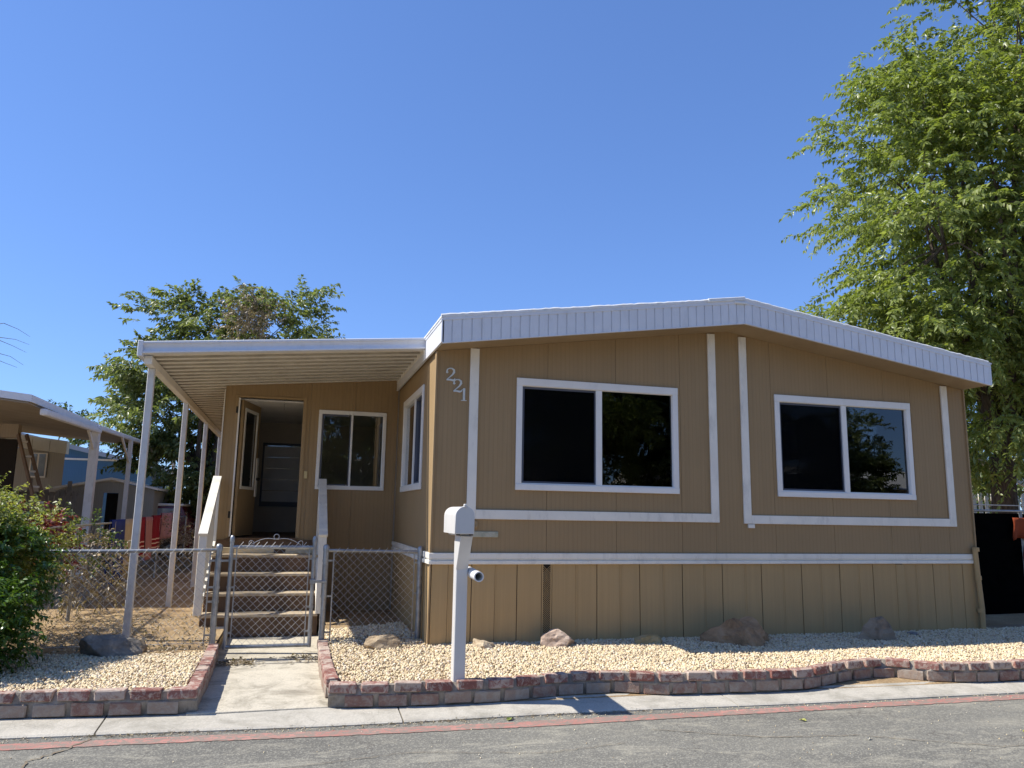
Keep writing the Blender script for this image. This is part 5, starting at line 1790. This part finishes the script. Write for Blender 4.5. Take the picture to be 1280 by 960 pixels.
# corrugated metal fence behind, seen between the posts
cf = thing('metal_fence', 'beige corrugated metal fence behind the laundry', 'fence', (-3, 16, 0.24))
for k in range(14):
    xk = -4.9 + k * 0.2
    part('fence_sheet', MB().hexa([(xk, 15.0, 0.2), (xk + 0.17, 14.97, 0.2), (xk + 0.19, 15.0, 0.2), (xk + 0.1, 15.03, 0.2), (xk, 15.0, 2.02), (xk + 0.17, 14.97, 2.02), (xk + 0.19, 15.0, 2.02), (xk + 0.1, 15.03, 2.02)]), M_['shedw'], cf)
# parked vehicle seen over the fence: dark red with white roof
veh = thing('parked_van', 'dark red vehicle with white roof parked beyond the laundry fence', 'van', (-4.6, 13.4, 0.24))
M_['vred'] = paint('dark_red_car_paint', (0.10, 0.012, 0.015), 0.25, 0.1, 3, None, 0, 0, 0.6)
m = MB()
m.prism([(-3.75, 12.7, 0.5), (-3.75, 12.7, 1.15), (-3.85, 12.7, 1.3), (-4.0, 12.7, 1.6), (-5.2, 12.7, 1.6), (-5.35, 12.7, 1.2), (-5.6, 12.7, 1.1), (-5.6, 12.7, 0.5)], (0, 1.5, 0))
part('body', m, M_['vred'], veh, bevel=0.03, seg=2, smooth=True)
part('roof', MB().box(-5.22, -3.98, 12.68, 14.22, 1.6, 1.66), M_['white'], veh, bevel=0.015)
part('window', MB().prism([(-4.10, 12.69, 1.32), (-4.16, 12.69, 1.54), (-4.6, 12.69, 1.54), (-4.6, 12.69, 1.32)], (0, 0.02, 0)), M_['palegl'], veh)
part('window', MB().prism([(-4.66, 12.69, 1.32), (-4.66, 12.69, 1.54), (-5.12, 12.69, 1.54), (-5.2, 12.69, 1.32)], (0, 0.02, 0)), M_['palegl'], veh)
for xw in (-4.15, -5.2):
    w_ = part('wheel', MB().tube([(xw, 12.66, 0.52), (xw, 12.86, 0.52)], 0.3, 18), M_['dark'], veh, smooth=True)
    part('rim', MB().tube([(xw, 12.645, 0.52), (xw, 12.66, 0.52)], 0.17, 14), M_['steel'], w_)

# grey weathered pickets between the bush and the beige home
pf = thing('picket_fence', 'grey weathered wooden fence with tall posts behind the bush at left', 'fence', (-6.8, 11.5, 0.24))
M_['greywood'] = paint('grey_weathered_wood', (0.24, 0.225, 0.20), 0.9, 0.3, 8)
for k in range(26):
    xk = -8.8 + k * 0.11
    tall = k % 7 == 3
    part('picket', MB().box(xk, xk + 0.085, 11.0, 11.02, 0.22, 1.86 + (0.24 if tall else 0) + 0.02 * (k % 3)), M_['greywood'], pf)
part('fence_rail', MB().box(-8.8, -5.94, 11.021, 11.06, 1.78, 1.85), M_['greywood'], pf)

# ------------------------------------------------------------------ right side: picket fence, added dark screen, awning rail
wp = thing('picket_fence', 'white picket fence in the shade of the tree beyond the tan home', 'fence', (15, 6.5, 0.24))
for k in range(60):
    xk = 9.5 + k * 0.185
    part('picket', MB().box(xk, xk + 0.105, 6.5, 6.52, 0.3, 2.22 + 0.01 * (k % 3)), M_['white'], wp)
part('fence_rail', MB().box(9.5, 20.6, 6.521, 6.56, 2.06, 2.12), M_['white'], wp)
part('fence_rail', MB().box(9.5, 20.6, 6.521, 6.56, 1.0, 1.07), M_['white'], wp)
sc = thing('added_shade_screen', 'added near-black screen with a steel top rail, its black painting the deep shade right of the home', 'fence', (11, 1.3, 0.24))
M_['shade'] = paint('painted_deep_shade', (0.004, 0.004, 0.004), 1.0, 0.3, 8, (0.006, 0.009, 0.006), 0.5, 0, 0.0)  # black panels put in to extend the deep shade beside the home
for k in range(6):
    xk = 7.3 + k * 2.0
    part('fence_post', MB().tube([(xk, 1.3, 0.2), (xk, 1.3, 1.74)], 0.03, 8), M_['steel'], sc, smooth=True)
    part('dark_shade_panel', MB().box(xk + 0.02, xk + 1.98, 1.3, 1.312, 0.2, 1.70), M_['shade'], sc)
part('top_rail', MB().tube([(7.3, 1.28, 1.735), (17.3, 1.28, 1.75)], 0.018, 8), M_['steel'], sc, smooth=True)
part('top_rail', MB().tube([(7.3, 1.28, 1.82), (17.3, 1.28, 1.83)], 0.008, 8), M_['steel'], sc, smooth=True)
M_['orange'] = paint('faded_orange_fabric', (0.30, 0.055, 0.015), 0.9, 0.3, 6)
M_['maroon'] = paint('maroon_fabric', (0.12, 0.01, 0.015), 0.8, 0.3, 6)
def drape(name, label, x0, x1, z0, z1, mat, seed):
    vs, fs = [], []
    nu, nv_ = 14, 6
    for i in range(nu + 1):
        for j in range(nv_ + 1):
            f = j / nv_
            vs.append((x0 + (x1 - x0) * i / nu + 0.03 * math.sin(4 * f + seed), 1.25 - 0.035 * f * math.sin(i * 1.1 + seed) - 0.01, z1 - (z1 - z0 - 0.04 * math.sin(i * .5)) * f))
    for i in range(nu):
        for j in range(nv_):
            a = i * (nv_ + 1) + j
            fs.append((a, a + nv_ + 1, a + nv_ + 2, a + 1))
    o = part(name, MB().add(vs, fs), mat, smooth=True)
    o.modifiers.new('thickness', 'SOLIDIFY').thickness = 0.006
    return tag(o, label, 'cloth')
drape('hanging_cloth', 'orange cloth hanging on the added dark screen at the right edge', 9.05, 9.75, 1.30, 1.64, M_['orange'], 1)
drape('hanging_cloth', 'maroon cloth hanging low at the right edge in deep shade', 9.22, 9.6, 0.95, 1.22, M_['maroon'], 2)
aw = thing('awning_frame', 'pale metal awning frame sloping down among the leaves at the right edge', 'awning', (14, 5.2, 0.24))
part('beam', MB().beam((11.9, 5.6, 3.45), (15.6, 5.6, 1.95), 0.06, 0.09), M_['panwhite'], aw)
part('strut', MB().beam((13.6, 5.6, 2.7), (14.6, 5.6, 0.25), 0.05, 0.05), M_['panwhite'], aw)
part('post', MB().box(11.88, 11.95, 5.57, 5.63, 0.2, 3.42), M_['postwhite'], aw)

# ------------------------------------------------------------------ across the street (seen as reflections in the windows)
def copy_tree(src, loc, rot, sc_, label):
    r_ = src.copy()
    COL.objects.link(r_)
    r_.location = loc
    r_.rotation_euler = (0, 0, rot)
    r_.scale = (sc_, sc_, sc_)
    r_['label'] = label
    for ch in src.children:
        c = ch.copy()
        COL.objects.link(c)
        c.parent = r_
        c.matrix_parent_inverse = ch.matrix_parent_inverse.copy()
    return r_
copy_tree(right_tree, (8.0, -17, 0.1), 2.0, 0.85, 'tall tree across the street facing the left front window')
copy_tree(left_tree, (12.5, -17, 0.1), 0.8, 1.15, 'broad tree across the street between the two facing houses')
copy_tree(left_tree, (18.3, -16.5, 0.1), 4.1, 0.74, 'spreading tree across the street in front of the white-roofed house')
copy_tree(left_tree, (1.0, -19, 0.1), 2.6, 0.95, 'broad tree across the street near the camera side')
copy_tree(right_tree, (-7.0, -20, 0.1), 4.0, 0.6, 'tall tree across the street facing the patio cover')
oh = thing('house', 'white-roofed house across the street behind the viewer', 'house', (17, -19, 0.1))
part('wall', MB().box(12.5, 24, -24, -17, 0.0, 2.7), M_['beige'], oh)
m = MB()
m.hexa([(12, -24.4, 2.7), (24.5, -24.4, 2.7), (24.5, -16.5, 2.7), (12, -16.5, 2.7), (12, -20.6, 3.7), (24.5, -20.6, 3.7), (24.5, -20.3, 3.7), (12, -20.3, 3.7)])
part('roof', m, M_['white'], oh)
for x0 in (14, 18, 21.5):
    part('window', MB().box(x0, x0 + 1.4, -16.998, -16.96, 1.1, 2.1), M_['gasket'], oh)
oh2 = thing('house', 'dark roofed house across the street facing the tan home', 'house', (2, -22, 0.1))
part('wall', MB().box(-4, 10, -27, -21, 0.0, 2.8), M_['corner'], oh2)
m = MB()
m.hexa([(-4.5, -27.4, 2.8), (10.5, -27.4, 2.8), (10.5, -20.5, 2.8), (-4.5, -20.5, 2.8), (-4.5, -24.1, 4.1), (10.5, -24.1, 4.1), (10.5, -23.9, 4.1), (-4.5, -23.9, 4.1)])
part('roof', m, M_['eave'], oh2)

# ------------------------------------------------------------------ small litter
def fallen(label, x, y, s, c, seed, z=STREET + 0.004):
    rr = random.Random(seed)
    n = 10
    P = []
    for i in range(n):
        a = 2 * math.pi * i / n
        r_ = s * (0.7 + 0.3 * math.cos(2 * a)) * rr.uniform(0.85, 1.1)
        P.append((x + r_ * math.cos(a + seed), y + 0.7 * r_ * math.sin(a + seed), z + 0.012 * abs(math.sin(a)) + rr.uniform(0, 0.006)))
    vs = P + [(x, y, z + 0.004)]
    m = MB().add(vs, [(i, (i + 1) % n, n) for i in range(n)])
    mt = paint('fallen_leaf_skin', c, 0.7)
    o = part('fallen_leaf', m, mt)
    o.modifiers.new('thickness', 'SOLIDIFY').thickness = 0.0015
    return tag(o, label, 'leaf')
fallen('curled green leaf on the asphalt just below the kerb right of the mailbox', 0.26, -2.12, 0.045, (0.22, 0.26, 0.06), 1)
fallen('yellow green leaf lying on the asphalt beyond the red line, centre right', 2.45, -2.62, 0.035, (0.36, 0.36, 0.10), 2)
fallen('small yellow leaf on the asphalt near the right edge of the road', 3.9, -3.25, 0.03, (0.42, 0.40, 0.10), 3)
fallen('pale dry leaf on the asphalt at the lower right', 2.6, -3.15, 0.025, (0.5, 0.47, 0.38), 4)
n = 130
xx = RNG.uniform(-0.9, 7.0, n)
yy_ = np.array([wall_y(a) + 0.15 for a in xx]) + RNG.random(n) ** 0.5 * 1.45
S = np.stack([xx, yy_, np.full(n, 0.285)], 1)
V, F = sprays(S, RNG.normal(size=(n, 3)) * np.array([1, 1, 0.1]), np.full(n, 0.02), 1, 0.04, 0.0)
link('fallen_leaves', np_mesh('fallen_leaves', V, F), M_['leafdry'], kind='stuff')['label'] = 'a few dry leaves blown across the gravel bed'
n = 420
xx = RNG.uniform(-4.2, -2.15, n)
S = np.stack([xx, RNG.uniform(0.1, 2.8, n) ** 1.0, np.full(n, 0.262)], 1)
V, F = sprays(S, RNG.normal(size=(n, 3)) * np.array([1, 1, 0.1]), np.full(n, 0.03), 2, 0.045, 0.0)
link('fallen_leaves', np_mesh('fallen_leaves', V, F), M_['leafdry'], kind='stuff')['label'] = 'dry leaves scattered over the sandy side yard'
# dry leaf litter by the gate and along walk edges
n = 260
S = np.stack([np.concatenate([RNG.normal(-1.85, 0.10, 110), RNG.normal(-1.2, 0.12, 60), RNG.uniform(-0.9, -0.2, 50), RNG.uniform(-2.9, -2.1, 40)]),
              np.concatenate([RNG.normal(0.16, 0.07, 110), RNG.normal(0.28, 0.1, 60), RNG.normal(0.45, 0.1, 50), RNG.normal(0.25, 0.15, 40)]),
              np.concatenate([np.full(110, 0.125), np.full(60, 0.125), np.full(90, 0.27)])], 1)
V, F = sprays(S, RNG.normal(size=(n, 3)) * np.array([1, 1, 0.15]), np.full(n, 0.05), 3, 0.045, 0.0)
V[:, 2] = np.clip(V[:, 2], 0.118, 0.32)
link('leaf_litter', np_mesh('leaf_litter', V, F), M_['leafdry'], kind='stuff')['label'] = 'dry brown leaf litter gathered under the gate and fence'
n = 520
xx = RNG.uniform(-3.6, 1.4, n)
S = np.stack([xx, np.array([front_y(a) for a in xx]) + RNG.normal(-0.01, 0.02, n), np.full(n, STREET + 0.008)], 1)
V, F = sprays(S, RNG.normal(size=(n, 3)) * np.array([1, 1, 0.1]), np.full(n, 0.03), 4, 0.016, 0.0)
V[:, 2] = np.clip(V[:, 2], STREET + 0.003, 0.1)
link('dry_debris', np_mesh('dry_debris', V, F), M_['leafdry'], kind='stuff')['label'] = 'fine dry debris along the kerb front'
